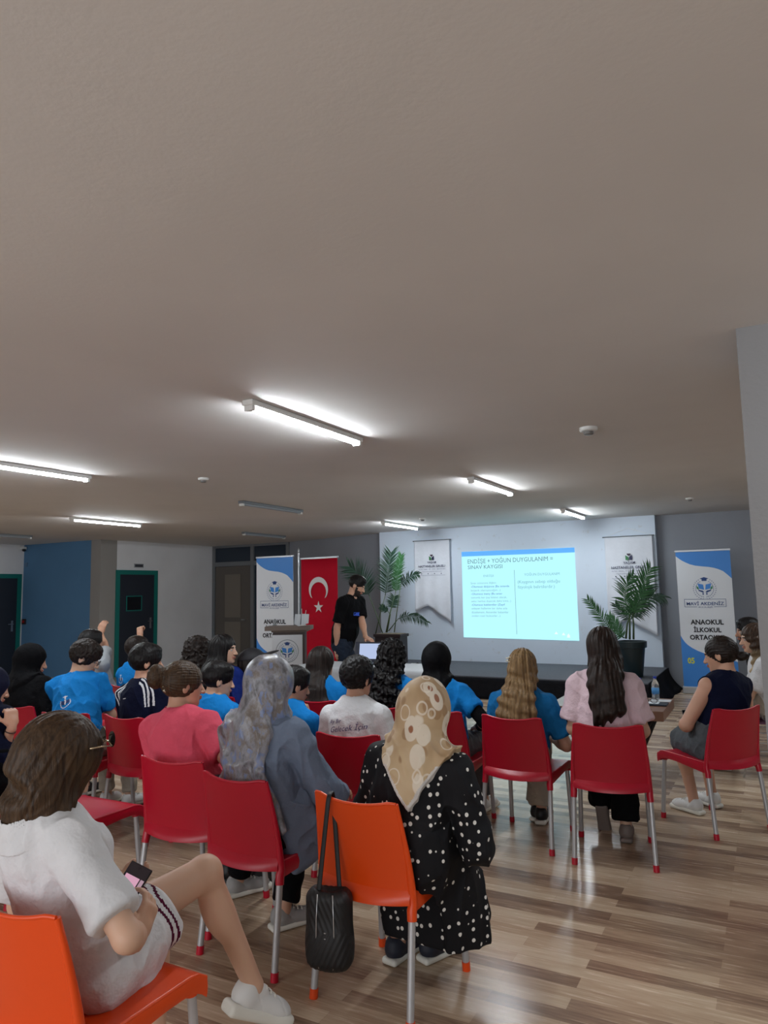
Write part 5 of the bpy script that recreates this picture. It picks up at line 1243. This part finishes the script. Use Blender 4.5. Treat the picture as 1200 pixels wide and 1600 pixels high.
I = person('boy in a white shirt with blue collar and script print, wavy black hair', L17, D2R(8), ony(558, 1030, 3.82), hy=D2R(-16), hp=D2R(4), sk=0, sh=.165, sd=41, h=HM, top=dict(m=whitec, sleeve=.65, loose=.012, neck=.012, collar=tee), bottom=dict(kind='trousers', m=greyt), hair=dict(kind='short', m=hd, th=.022, curl=.004), shoes=dict(m=sho_w, s=sole_w))
ivory = mat('script_ink', srgb(70, 60, 110), .6)
for body_, tt, ss in (('Ay Bir', .78, .034), ('Gelecek İçin', .66, .046)):
    V, Fc_ = text2d(body_, ss, .0, .35, 'LEFT'); print_on(I, 'lettering', V, Fc_, ivory, I['H'] + I['A'] * I['Lt'] * tt - I['Y'] * .3 - I['X'] * .125, I['X'], I['A'], I['Y'])

# --- third row -------------------------------------------------------------
HF = .0058
chair(-5.60, 4.92, 0, 'red plastic chair under the person in grey raising an arm'); chair(-5.20, 4.92, 0, 'red plastic chair under the boy in blue with a raised fist')
chair(-4.58, 4.95, 0, 'red plastic chair under the curly haired girl in blue, far left of the front row'); chair(-3.91, 4.67, 0, 'red plastic chair under the girl in navy shown in profile')
chair(-3.52, 4.86, 0, 'red plastic chair under the person wearing a black cap'); chair(-3.06, 4.80, 0, 'red plastic chair under the long haired girl left of the wavy haired boy')
chair(-2.46, 4.71, 0, 'red plastic chair under the girl with long curly black hair'); chair(-2.03, 4.69, 0, 'red plastic chair under the girl in the black headscarf')
chair(-1.48, 4.66, -2, 'red plastic chair under the girl with long fair hair'); chair(-.94, 4.61, 10, 'red plastic chair under the woman in the pale pink blouse')
chair(-.455, 5.42, 48, 'red plastic chair under the woman in the navy top and grey shorts')
def P(label, loc, ht, **k):
    k.setdefault('h', HF); k.setdefault('bottom', dict(kind='trousers', m=greyt)); k.setdefault('shoes', dict(m=sho_w, s=sole_w)); return person(label, loc, k.pop('yaw', 0), ht, **k)
lw = lambda loc, x, y, Y: to_local(loc, 0, ony(x, y, Y))
P('person in a pale grey tee raising one arm, near the blue wall', (-5.60, 4.92), ony(143, 986, 4.78), hy=D2R(-20), sk=0, sd=43, h=HM, arms=dict(R=dict(w=lw((-5.6, 4.92), 157, 985, 5.05), e=(1, .1, -.6), d=(.25, .1, 1), n=(-.2, 1, 0), curl=(.5, .6, .5))), top=dict(m=greyc, sleeve=.8, loose=.015), hair=dict(kind='short', m=hd, th=.016))
I = P('boy in a blue tee with one fist raised before the teal framed door', (-5.20, 4.92), ony(214, 996, 4.86), hy=D2R(-10), hp=.1, sk=0, sh=.15, sd=47, h=HM, arms=dict(R=dict(w=lw((-5.2, 4.92), 219, 994, 5.06), e=(1, .0, -.5), d=(-.2, .1, 1), n=(.1, 1, .1), curl=(1.2, 1.2, .8))), top=dict(m=tee, sleeve=.6), hair=dict(kind='short', m=hdb, th=.014))
crest_on_back(I, .78, .032, -.04)
P('girl with dark curly hair in a blue tee, near the wall by the partition', (-4.58, 4.95), ony(311, 997, 4.86), hy=D2R(-30), sk=0, sh=.15, sd=53, top=dict(m=tee, sleeve=.6), hair=dict(kind='long', m=hdb, length=.20, w=1.35, flat=.07, curl=.014, th=.02, amp=.002))
P('girl with straight black hair in navy, face in profile turned to the slide', (-3.91, 4.67), ony(350, 993, 4.68), hy=D2R(-66), yaw=D2R(-10), sk=2, sh=.155, sd=59, h=.0045, eyes=True, top=dict(m=navyb, sleeve=.9), hair=dict(kind='long', m=hd, length=.34, w=1.15, flat=.05, th=.014))
I = P('person wearing a black cap with long dark hair, beyond the grey headscarf', (-3.52, 4.86), ony(396, 1014, 4.82), hy=D2R(-58), hp=D2R(-14), sk=0, sh=.15, sd=61, top=dict(m=whitec, sleeve=.6), hair=dict(kind='long', m=hdb, length=.45, w=1.0, th=.012))
hp_ = I['hpnt']; Rh_ = I['Rh']
cp = [EL(hp_(0, -.012, .035), (.094, .118, .100), Rh_, .01), EL(hp_(0, .140, .050), (.075, .095, .011), Rh_, .02)]
sdf_obj('cap', model([cp], post=[HS(hp_(0, 0, .040), Rh_ @ np.array([0, -.15, -1.]))]), hp_(0, 0, 0) - .3, hp_(0, 0, 0) + .3, HM, mat('cap_black', srgb(18, 17, 24), .6), I['body'])
I = P('girl with long straight dark hair in a blue tee, in front of the presenter', (-3.06, 4.80), ony(503, 1012, 4.80), hy=D2R(-8), sk=2, sh=.158, sd=67, top=dict(m=tee, sleeve=.62), hair=dict(kind='long', m=hdb, length=.38, w=1.15, w2=1.75, flat=.05, th=.016, side=-.015))
I = P('girl with long curly black hair in a blue tee, before the laptop', (-2.46, 4.71), ony(613, 1001, 4.76), hy=D2R(-4), sk=2, sh=.155, sd=71, h=.005, top=dict(m=tee, sleeve=.62), hair=dict(kind='long', m=hd, length=.42, w=1.2, w2=1.6, flat=.055, curl=.013, wave=.006, th=.018, amp=.004))
I = P('girl in a black headscarf, blue tee and black undersleeves', (-2.03, 4.69), ony(683, 1005, 4.72), sk=0, sh=.162, g=1.05, sd=73, h=HM, arms=dict(R=dict(w=(.17, .12, .64), e=(1, -.5, -.7))), top=dict(m=tee, sleeve=.62, loose=.014, amp=.008), hair=dict(kind='hijab', m=silkb, th=.018, cover=.0))
for q in 'RL':
    S, E, W = I['S' + q], I['E' + q], I['W' + q]
    sdf_obj('undersleeve', model([[RC(S * .5 + E * .5, E, .050, .047, .01), EC(E - nrm(W - E) * .01, W, (.045, .045), (.033, .033), k=.02)]]), np.minimum(E, W) - .25, np.maximum(E, W) + .25, HF, black, I['body'])
I = P('girl with long fair hair and a flower clip, blue tee and beige trousers', (-1.48, 4.66), ony(816, 1015, 4.68), hy=D2R(5), sk=0, sh=.165, sd=79, h=.0045, yaw=D2R(-2), arms=dict(R=dict(w=(.10, .18, .60), e=(.8, -.4, -.9))), legs=dict(R=dict(a=to_local((-1.48, 4.66), D2R(-2), onz(845, 1262, .09)) + np.array([-.03, .02, 0]), f=(.1, 1, 0)), L=dict(a=(-.02, .30, .09))),
           top=dict(m=tee2, sleeve=.75, loose=.012, amp=.008), bottom=dict(kind='trousers', m=beige, flare=.02), shoes=dict(m=sho_b, s=sole_w), hair=dict(kind='long', m=hbl, length=.47, w=1.08, w2=1.7, flat=.04, th=.012, wave=.004, amp=.003, side=.008))
hp_ = I['hpnt']; b = MB(); Rh_ = I['Rh']
for k in range(5):
    a = 2 * math.pi * k / 5; c = hp_(-.072 + .015 * math.cos(a), -.075, .062 + .015 * math.sin(a)); b.lathe([(.001, -.004), (.009, -.003), (.010, 0), (.009, .003), (.001, .004)], tuple(c), 10)
b.build('flower_clip', mat('clip_cream', srgb(225, 215, 190), .4), I['body'], True)
L21 = (-.94, 4.61); y21 = D2R(8)
I = P('woman in a pale pink blouse with long straight brown hair', L21, ony(940, 982, 4.64), yaw=y21, hy=D2R(-6), sk=2, sh=.156, g=1.0, sd=83, h=.0045, legs=dict(R=dict(a=to_local(L21, y21, onz(978, 1290, .09)) + np.array([.0, .0, 0]), f=(.0, 1, 0)), L=dict(a=to_local(L21, y21, onz(942, 1262, .13)), f=(.05, .35, -.95), u=(0, 1, .3))),
           top=dict(m=pink, sleeve=.78, loose=.020, amp=.009, fs=12, puff=.01, neck=.020), bottom=dict(kind='trousers', m=black, flare=.035), shoes=dict(m=sole_t, s=sole_t), hair=dict(kind='long', m=hairmat('hair_brown_dark', srgb(24, 17, 15), srgb(50, 37, 31)), length=.43, w=1.1, w2=1.05, flat=.05, th=.016, side=.030))
L22 = (-.455, 5.42); y22 = D2R(48)
l22 = lambda x, y, Y: to_local(L22, y22, ony(x, y, Y))
I = P('woman in a sleeveless navy top and grey shorts with dark hair in a bun', L22, ony(1124, 996, 5.48), yaw=y22, hy=D2R(28), hp=D2R(12), sk=0, sh=.165, g=1.08, sd=89, h=.0045, limb=1.15, eyes=True, bust=.9, arms=dict(L=dict(w=l22(1080, 1130, 5.52), e=(-.6, .2, -1), d=(.9, .4, -.1), n=(.2, .2, .9)), R=dict(w=(.12, .12, .66), e=(.6, -.6, -1), d=(-.2, .6, -.2))),
           legs=dict(L=dict(a=to_local(L22, y22, onz(1084, 1250, .09)), f=(-.15, 1, 0), k=(0, .3, 1)), R=dict(a=to_local(L22, y22, onz(1112, 1240, .09)), f=(-.1, 1, 0))),
           top=dict(m=navyc, sleeve=0, amp=.006, loose=.004, hem=.05), bottom=dict(kind='shorts', m=shortg, length=.80, off=.018), shoes=dict(m=sho_w, s=sole_w), hair=dict(kind='bun', m=hdb, bun=((.015, -.135, -.035), (.040, .042, .038)), th=.010))
phone(tuple(to_world(L22, y22, I['WL'] + np.array([.05, .07, .0]))), D2R(70), D2R(40), 'dark phone in the lap of the woman in the navy top')

# --- beyond the table, partly behind the pillar ---------------------------------------------
purple = plastic('purple_plastic', srgb(84, 30, 62))
def wire_chair(x, y, yaw, label):
    e = empty('wire_chair', (x, y, 0), yaw); tag(e, label, 'chair', 'purple chairs by the pillar')
    MB().sheet(lambda u, v: ((2 * u - 1) * (.20 - .02 * v), -.20 - .06 * v - .03 * (1 - (2 * u - 1) ** 2), .47 + .36 * v), 14, 12, .008).build('backrest', purple, e, True, 50)
    MB().sheet(lambda u, v: ((2 * u - 1) * .215, -.23 + .46 * v, .45 - .012 * math.sin(math.pi * u) - .03 * max(0, v - .8)), 14, 14, .010).build('seat', purple, e, True, 50)
    for sx in (-1, 1):
        for sy in (-1, 1): MB().tube([(sx * .12, sy * .10, .44), (sx * .21, sy * .21, .01)], .007, 8).build('leg', chrome, e, True)
        MB().tube([(sx * .17, -.155, .22), (sx * .17, .155, .22)], .0045, 8).build('stretcher', chrome, e, True)
    for sy in (-1, 1): MB().tube([(-.17, sy * .155, .22), (.17, sy * .155, .22)], .0045, 8).build('stretcher', chrome, e, True)
    return e
L23 = (-.13, 6.95); y23 = D2R(98)
wire_chair(L23[0], L23[1], y23, 'purple plastic chair on thin chrome legs, at the pillar edge')
l23 = lambda x, y, Y: to_local(L23, y23, ony(x, y, Y))
I = P('woman in white tee and beige trousers, long wavy hair, half hidden by pillar', L23, ony(1177, 976, 6.95), yaw=y23, hy=D2R(8), hp=D2R(6), sk=2, sh=.165, sd=97, h=.005, eyes=True,
      legs=dict(L=dict(a=(.06, .52, .42), k=(0, -.2, 1), f=(0, 1, -.5), l=1.08), R=dict(a=(.06, .34, .09))), arms=dict(L=dict(w=(-.02, .26, .72), e=(-1, -.2, -.8)), R=dict(w=(.08, .26, .70))),
      top=dict(m=whitec, sleeve=.8, loose=.02), bottom=dict(kind='trousers', m=beige, flare=.01), hair=dict(kind='long', m=ombre, length=.46, w=1.15, flat=.05, wave=.008, th=.014, extra=lambda I: [[EC(I['hpnt'](-.060, -.02, .01), I['hpnt'](-.085, -.005, -.12), (.05, .07), (.05, .07), k=.03, rnd=.02), EC(I['hpnt'](-.085, -.005, -.12), I['hpnt'](-.085, .02, -.12) + np.array([0, .02, -.26]), (.05, .07), (.035, .055), k=.03, rnd=.02)]]))
0 and sdf_obj('headband', model([[EL(hp_(0, -.01, .045), (.093, .113, .107), I['Rh'])]], post=[HS(hp_(0, 0, .088), I['Rh'] @ np.array([0, -.1, -1.]))]), hp_(0, 0, 0) - .3, hp_(0, 0, 0) + .3, HF, black, I['body'])
L24 = (-.12, 7.75)
wire_chair(L24[0], L24[1], y23, 'purple plastic chair under the bearded man')
P('man with short black hair and beard in a dark shirt, beyond the long haired woman', L24, ony(1168, 967, 7.72), yaw=y23, hy=D2R(10), hp=D2R(4), sk=1, sh=.18, sd=101, eyes=True, top=dict(m=black, sleeve=.8), bottom=dict(kind='trousers', m=jeans), hair=dict(kind='short', m=hd, th=.014, beard=True))

# --- the presenter -------------------------------------------------------------
LP = tuple(ony(538, 1036, 7.74)[:2]); yp = D2R(-68)
lp_ = lambda x, y, Y: to_local(LP, yp, ony(x, y, Y))
I = person('presenter in a black tee with dark hair and beard, standing and reaching to the laptop', LP, yp, ony(557, 900, 7.74), hy=D2R(-4), tw=D2R(-24), al=1.10, hp=D2R(26), sk=0, sh=.195, g=1.10, sd=103, h=.005, hip=(0.0, -.02, .93), limb=1.08, eyes=True, belly=.02,
           arms=dict(R=dict(w=lp_(526, 1018, 7.58), e=(.4, -1, 0), d=(.1, .2, -1), n=(-1, .1, 0), curl=(.3, .35, .3)), L=dict(w=lp_(575, 1016, 7.50), e=(-.3, -.3, -1), d=(.5, .8, -.35), n=(-.1, .0, -1), curl=(.3, .4, .3))),
           legs=dict(R=dict(a=(.11, -.02, .09), k=(0, 1, 0), l=1.04, f=(.2, 1, 0)), L=dict(a=(-.11, .02, .09), k=(0, 1, 0), l=1.04, f=(-.2, 1, 0))),
           top=dict(m=black, sleeve=.78, loose=.02, amp=.007, hem=-.12), bottom=dict(kind='trousers', m=jeans), hair=dict(kind='short', m=hd, th=.012, beard=True), shoes=dict(m=sho_b, s=sole_w))
print_on(I, 'chest_print', [(-.05, -.02), (.05, -.02), (.05, .02), (-.05, .02)], [(0, 1, 2, 3)], mat('print_blue', srgb(40, 80, 190), .5), I['H'] + I['A'] * I['Lt'] * .70 + I['Y'] * .4 + I['X'] * .03, -I['X'], I['A'], -I['Y'])
b = MB(); wr, er = I['WR'], I['ER']; u = nrm(wr - er); fm_ = frame(u)
for o_ in (.02, .032): b.tube([wr - u * o_ + fm_[0] * .030 * math.cos(a) + fm_[1] * .030 * math.sin(a) for a in np.linspace(0, 2 * math.pi, 20)], .003, 6, False)
b.build('bracelet', mat('bracelet_red', srgb(120, 50, 44), .5), I['body'], True)
# ------------------------------------------------------------------ plants
leafm = mat('palm_leaf', srgb(44, 98, 52), .45, Sheen_Weight=.1); leafd = mat('palm_leaf_dark', srgb(24, 62, 44), .45); stalkm = mat('palm_stalk', srgb(62, 84, 50), .5)
def frond(parent, pts, L, n, m, rnd, droop=.5, both=True, spread=55, flat=0.0):
    P = [np.array(p, float) for p in pts]; mb = MB(); cum = [0]
    for a, b in zip(P, P[1:]): cum.append(cum[-1] + np.linalg.norm(b - a))
    T = cum[-1]
    def at(s):
        for i in range(len(P) - 1):
            if s <= cum[i + 1] or i == len(P) - 2:
                t = (s - cum[i]) / (cum[i + 1] - cum[i]); return P[i] + (P[i + 1] - P[i]) * t
    mb.tube([at(T * k / 10) for k in range(11)], [.006 * (1 - k / 11) + .0015 for k in range(11)], 6)
    for k in range(n):
        s = T * (.06 + .94 * k / (n - 1)); c = at(s); d = nrm(at(min(T, s + .02)) - at(max(0, s - .02)))
        side = nrm(np.cross(d, np.array([.15 + flat, -1, .1]))); nn = np.cross(side, d)
        l = L * (.55 + .45 * math.sin(math.pi * (.15 + .80 * k / n))) * rnd.uniform(.85, 1.1)
        for sg in ((-1, 1) if both else (1,)):
            an = math.radians(spread * (1 - .45 * k / n) + rnd.uniform(-6, 6)); dv = nrm(d * math.cos(an) + side * sg * math.sin(an) + nn * rnd.uniform(-.12, .3))
            q = []; p = c.copy(); w = .011
            for j in range(5):
                t = j / 4; ww = w * (.5 + 1.2 * t) if t < .4 else w * (1 - t) * 1.65; pr = nrm(np.cross(dv, nn)) * max(ww, .0006); q.append((p - pr, p + nn * .003, p + pr)); dv = nrm(dv + np.array([0, 0, -droop * .22])); p = p + dv * l / 4
            mb.add([x for y in q for x in y], [(3 * j + a, 3 * j + 3 + a, 3 * j + 4 + a, 3 * j + 1 + a) for j in range(4) for a in (0, 1)])
    return mb.build('frond', m, parent, True)
def pl(parent_loc, pts, Y, dy=0.0):
    out = []
    for i, (x, y) in enumerate(pts): out.append(ony(x, y, Y + dy * i / max(1, len(pts) - 1)) - np.array(parent_loc))
    return out
rnd = random.Random(4)
c = (-1.79, 10.62, .322); pr_ = empty('potted_palm', c); tag(pr_, 'palm in a dark green tapered pot on the right end of the stage', 'plant', 'potted palms on the stage')
potg = mat('pot_dark_green', srgb(14, 34, 40), .4)
MB().lathe([(.125, 0), (.13, .01), (.175, .40), (.20, .405), (.205, .49), (.19, .495), (.185, .46), (.0005, .455)], n=36).build('pot', potg, pr_, True, 35)
MB().lathe([(.001, .462), (.184, .458), (.184, .452), (.001, .45)], n=24).build('soil', mat('soil', srgb(50, 40, 32), .9), pr_)
for st_ in ([(978, 998), (980, 975), (986, 958)], [(990, 999), (990, 975), (988, 958)], [(984, 999), (984, 975), (984, 960)]): MB().tube(pl(c, st_, 10.62), [.014, .012, .009], 10).build('stalk', stalkm, pr_, True)
for pts, L, n, m, dr, dy, both in (([(990, 962), (999, 930), (1008, 903), (1016, 888)], .26, 30, leafm, .35, -.10, True), ([(986, 966), (1003, 944), (1020, 931), (1036, 933)], .20, 26, leafd, 1.1, .08, True), ([(984, 965), (976, 935), (979, 912), (989, 900)], .22, 28, leafm, .5, -.15, True),
                       ([(976, 997), (955, 985), (938, 962), (919, 938)], .16, 26, leafm, .3, -.10, True), ([(974, 997), (966, 982), (957, 968), (953, 962)], .13, 16, leafm, .3, .05, True), ([(986, 968), (994, 948), (1006, 928), (1014, 915)], .22, 24, leafd, .5, .15, True), ([(984, 968), (976, 962), (966, 952), (962, 945)], .12, 12, leafd, .3, 0, True)):
    frond(pr_, pl(c, pts, 10.62, dy), L, n, m, rnd, dr, both)
c = (-5.98, 11.3, .322); pr_ = empty('potted_palm', c); tag(pr_, 'palm with tall thin stems in a brown planter behind the presenter', 'plant', 'potted palms on the stage')
brownp = mat('planter_brown', srgb(44, 34, 34), .45)
MB().box((0, 0, .24), (.50, .30, .48), bev=.012).box((0, 0, .485), (.54, .34, .05), bev=.008).build('planter', brownp, pr_)
boxobj('soil', (0, 0, .512), (.46, .26, .006), mat('pebbles', srgb(120, 110, 92), .9), pr_)
for st_, pts, L, n, m, dr, dy in (([(598, 990), (588, 960), (577, 931)], [(577, 931), (568, 908), (556, 893), (547, 886)], .34, 30, leafd, .2, -.1), ([(587, 990), (594, 960), (602, 930)], [(602, 930), (606, 900), (609, 880), (611, 864)], .30, 34, leafd, .2, .1),
                          ([(603, 988), (610, 955), (618, 926)], [(618, 926), (621, 900), (624, 880), (627, 868)], .16, 32, leafm, .2, 0), ([(616, 988), (621, 950), (626, 913)], [(626, 913), (634, 905), (644, 899), (653, 897)], .16, 20, leafd, .9, -.1),
                          ([(607, 986), (615, 976), (622, 967)], [(622, 967), (636, 962), (652, 963), (667, 972)], .16, 24, leafd, 1.2, -.1), ([(604, 988), (608, 965), (612, 950)], [(612, 950), (614, 940), (616, 933)], .16, 14, leafd, .8, .05), ([(605, 988), (610, 960), (606, 955)], [(606, 955), (601, 951), (596, 948)], .10, 10, leafd, .5, .0)):
    sk_ = MB().tube(pl(c, st_, 11.3), [.010, .008, .006], 8).build('stalk', stalkm, pr_, True)
    frond(pr_, pl(c, pts, 11.3, dy), L, n, m, rnd, dr, True, 62)

# ------------------------------------------------------------------ low table on the right with bottles and papers
TZ = .58
cr = onz(1032, 1112, TZ); bk_ = onz(1053, 1091, TZ)
tx1 = cr[0] + .02; ty0 = cr[1]; ty1 = ty0 + .72; tx0 = tx1 - .95
woodt = mat('table_walnut', srgb(126, 92, 74), .35); 
t_ = empty('low_table', ((tx0 + tx1) / 2, (ty0 + ty1) / 2, 0)); tag(t_, 'low wooden table with thick edge between the pink blouse and the navy top', 'table')
boxobj('table_top', (0, 0, TZ - .04), (tx1 - tx0, ty1 - ty0, .08), woodt, t_, bev=.004)
for sx in (-1, 1):
    for sy in (-1, 1): MB().tube([(sx * .36, sy * .25, TZ - .08), (-sx * .16 + sx * .3, sy * .27, .01)], .022, 8).build('leg', black_pl, t_, True)
boxobj('crossbar', (0, 0, .14), (.1, .50, .02), black_pl, t_)
clear = mat('bottle_clear', (.92, .95, .97), .08, Transmission_Weight=.85, Alpha=1.0, IOR=1.2)
def bottle(x, y, label):
    o = MB().lathe([(.001, 0), (.030, .002), (.032, .02), (.031, .05), (.032, .055), (.031, .11), (.032, .125), (.029, .145), (.016, .172), (.0125, .182), (.0125, .192), (.001, .193)], n=24).build('water_bottle', clear, None, True, 50)
    o.location = (x, y, TZ + .001); tag(o, label, 'bottle', 'water bottles on the low table')
    MB().lathe([(.001, .190), (.0145, .190), (.0145, .206), (.001, .207)], n=18).build('cap', mat('cap_blue', srgb(30, 60, 170), .4), o, True, 40)
    MB().lathe([(.0328, .056), (.0328, .108)], n=24).build('wrap', mat('bottle_wrap', srgb(70, 140, 200), .4), o, True)
p = onz(1025, 1094, TZ); bottle(p[0], p[1], 'clear water bottle with blue cap at the right on the low table')
p = onz(1001, 1097, TZ); bottle(p[0], p[1], 'clear water bottle with blue cap beside the sleeve of the pink blouse')
p = onz(1012, 1103, TZ); o = MB().box((0, 0, .006), (.24, .17, .012), bev=.004).build('tablet', mat('tablet_dark', srgb(26, 32, 46), .3)); o.location = (p[0] + .03, p[1] + .09, TZ + .001); tag(o, 'dark tablet lying on the low table', 'tablet')
o = boxobj('paper_sheet', (0, 0, .0006), (.16, .11, .0012), mat('paper', srgb(215, 222, 228), .6)); o.location = (p[0] + .0, p[1] + .09, TZ + .0145); tag(o, 'white paper lying on the dark tablet', 'paper')
q_ = onz(1043, 1096, TZ); o = boxobj('paper_sheet', (0, 0, .001), (.17, .12, .002), mat('paper', srgb(215, 222, 228), .6)); o.location = (q_[0] - .06, q_[1] + .02, TZ + .001); tag(o, 'white paper at the right edge of the low table', 'paper')
g = MB()
for sx in (-1, 1):
    g.tube([(sx * .034 + .026 * math.cos(a), .0, .022 + .02 * math.sin(a)) for a in np.linspace(0, 2 * math.pi, 18)], .0025, 6, False); g.tube([(sx * .06, 0, .03), (sx * .062, .07, .02), (sx * .05, .12, .004)], .0025, 6)
g.tube([(-.01, 0, .026), (.01, 0, .026)], .0025, 6); o = g.build('eyeglasses', black_pl, None, True); o.location = (p[0] + .01, p[1] + .06, TZ + .016); tag(o, 'black eyeglasses resting on the papers on the low table', 'glasses')
p = onz(984, 1097, TZ); o = MB().prism([(-.05, 0), (.05, 0), (0, .17)], .004, lambda u, v, w: (u, w, v)).build('tent_card', mat('paper', srgb(215, 222, 228), .6)); o.location = (p[0], p[1] + .05, TZ + .001); o.rotation_euler = (0, 0, .3); tag(o, 'white pointed paper card on the low table behind the pink sleeve', 'card')

# ------------------------------------------------------------------ handbag hung on the orange chair
HB = ony(515, 1448, 2.425); eb = empty('handbag', tuple(HB)); eb.rotation_euler = (0, 0, D2R(14)); tag(eb, 'black quilted handbag hanging by its strap from the orange chair back', 'handbag')
bagm = mat('bag_black', srgb(16, 16, 18), .55)
def bdisp(Q): return .0022 * np.abs(np.sin(Q[:, 0] * 150 + 6 * np.abs(Q[:, 2]) * 12)) * (np.abs(Q[:, 1]) > .02) - .001
Fb = model([[BX((0, 0, .0), (.088, .050, .145), None, .040, .02), EL((0, 0, -.06), (.080, .052, .09), None, .04)]], disp=bdisp, post=[EL((0, 0, .175), (.06, .03, .05), None, .02, 's')])
sdf_obj('bag_body', Fb, (-.15, -.12, -.2), (.15, .12, .2), .0035, bagm, eb)
for sx in (-1, 1):
    MB().tube([(sx * .030, -.050, .135), (sx * .034, -.054, .05), (sx * .036, -.054, -.06), (sx * .028, -.048, -.13)], .0022, 6).build('zip', chrome, eb, True)
for zz in (-.02, .0): MB().lathe([(.001, .003), (.005, .002), (.006, 0)], (0, -.054, zz), 10).build('stud', chrome, eb, True)
sp0 = to_local((HB[0], HB[1]), D2R(14), ony(517, 1238, 2.47)) - np.array([0, 0, HB[2]])
def strap(u, v):
    a = (1 - abs(2 * v - 1)); z = .13 + (sp0[2] - .13) * min(1, a * 1.02); k = 1 if v < .5 else -1
    return (sp0[0] * a + (u - .5) * .018 + .035 * (1 - a) * k * -1, (sp0[1] + .0) * a + k * -.022 * min(1, (1 - a) * 6 + .45), z)
MB().sheet(strap, 3, 60, .003).build('strap', bagm, eb, True)
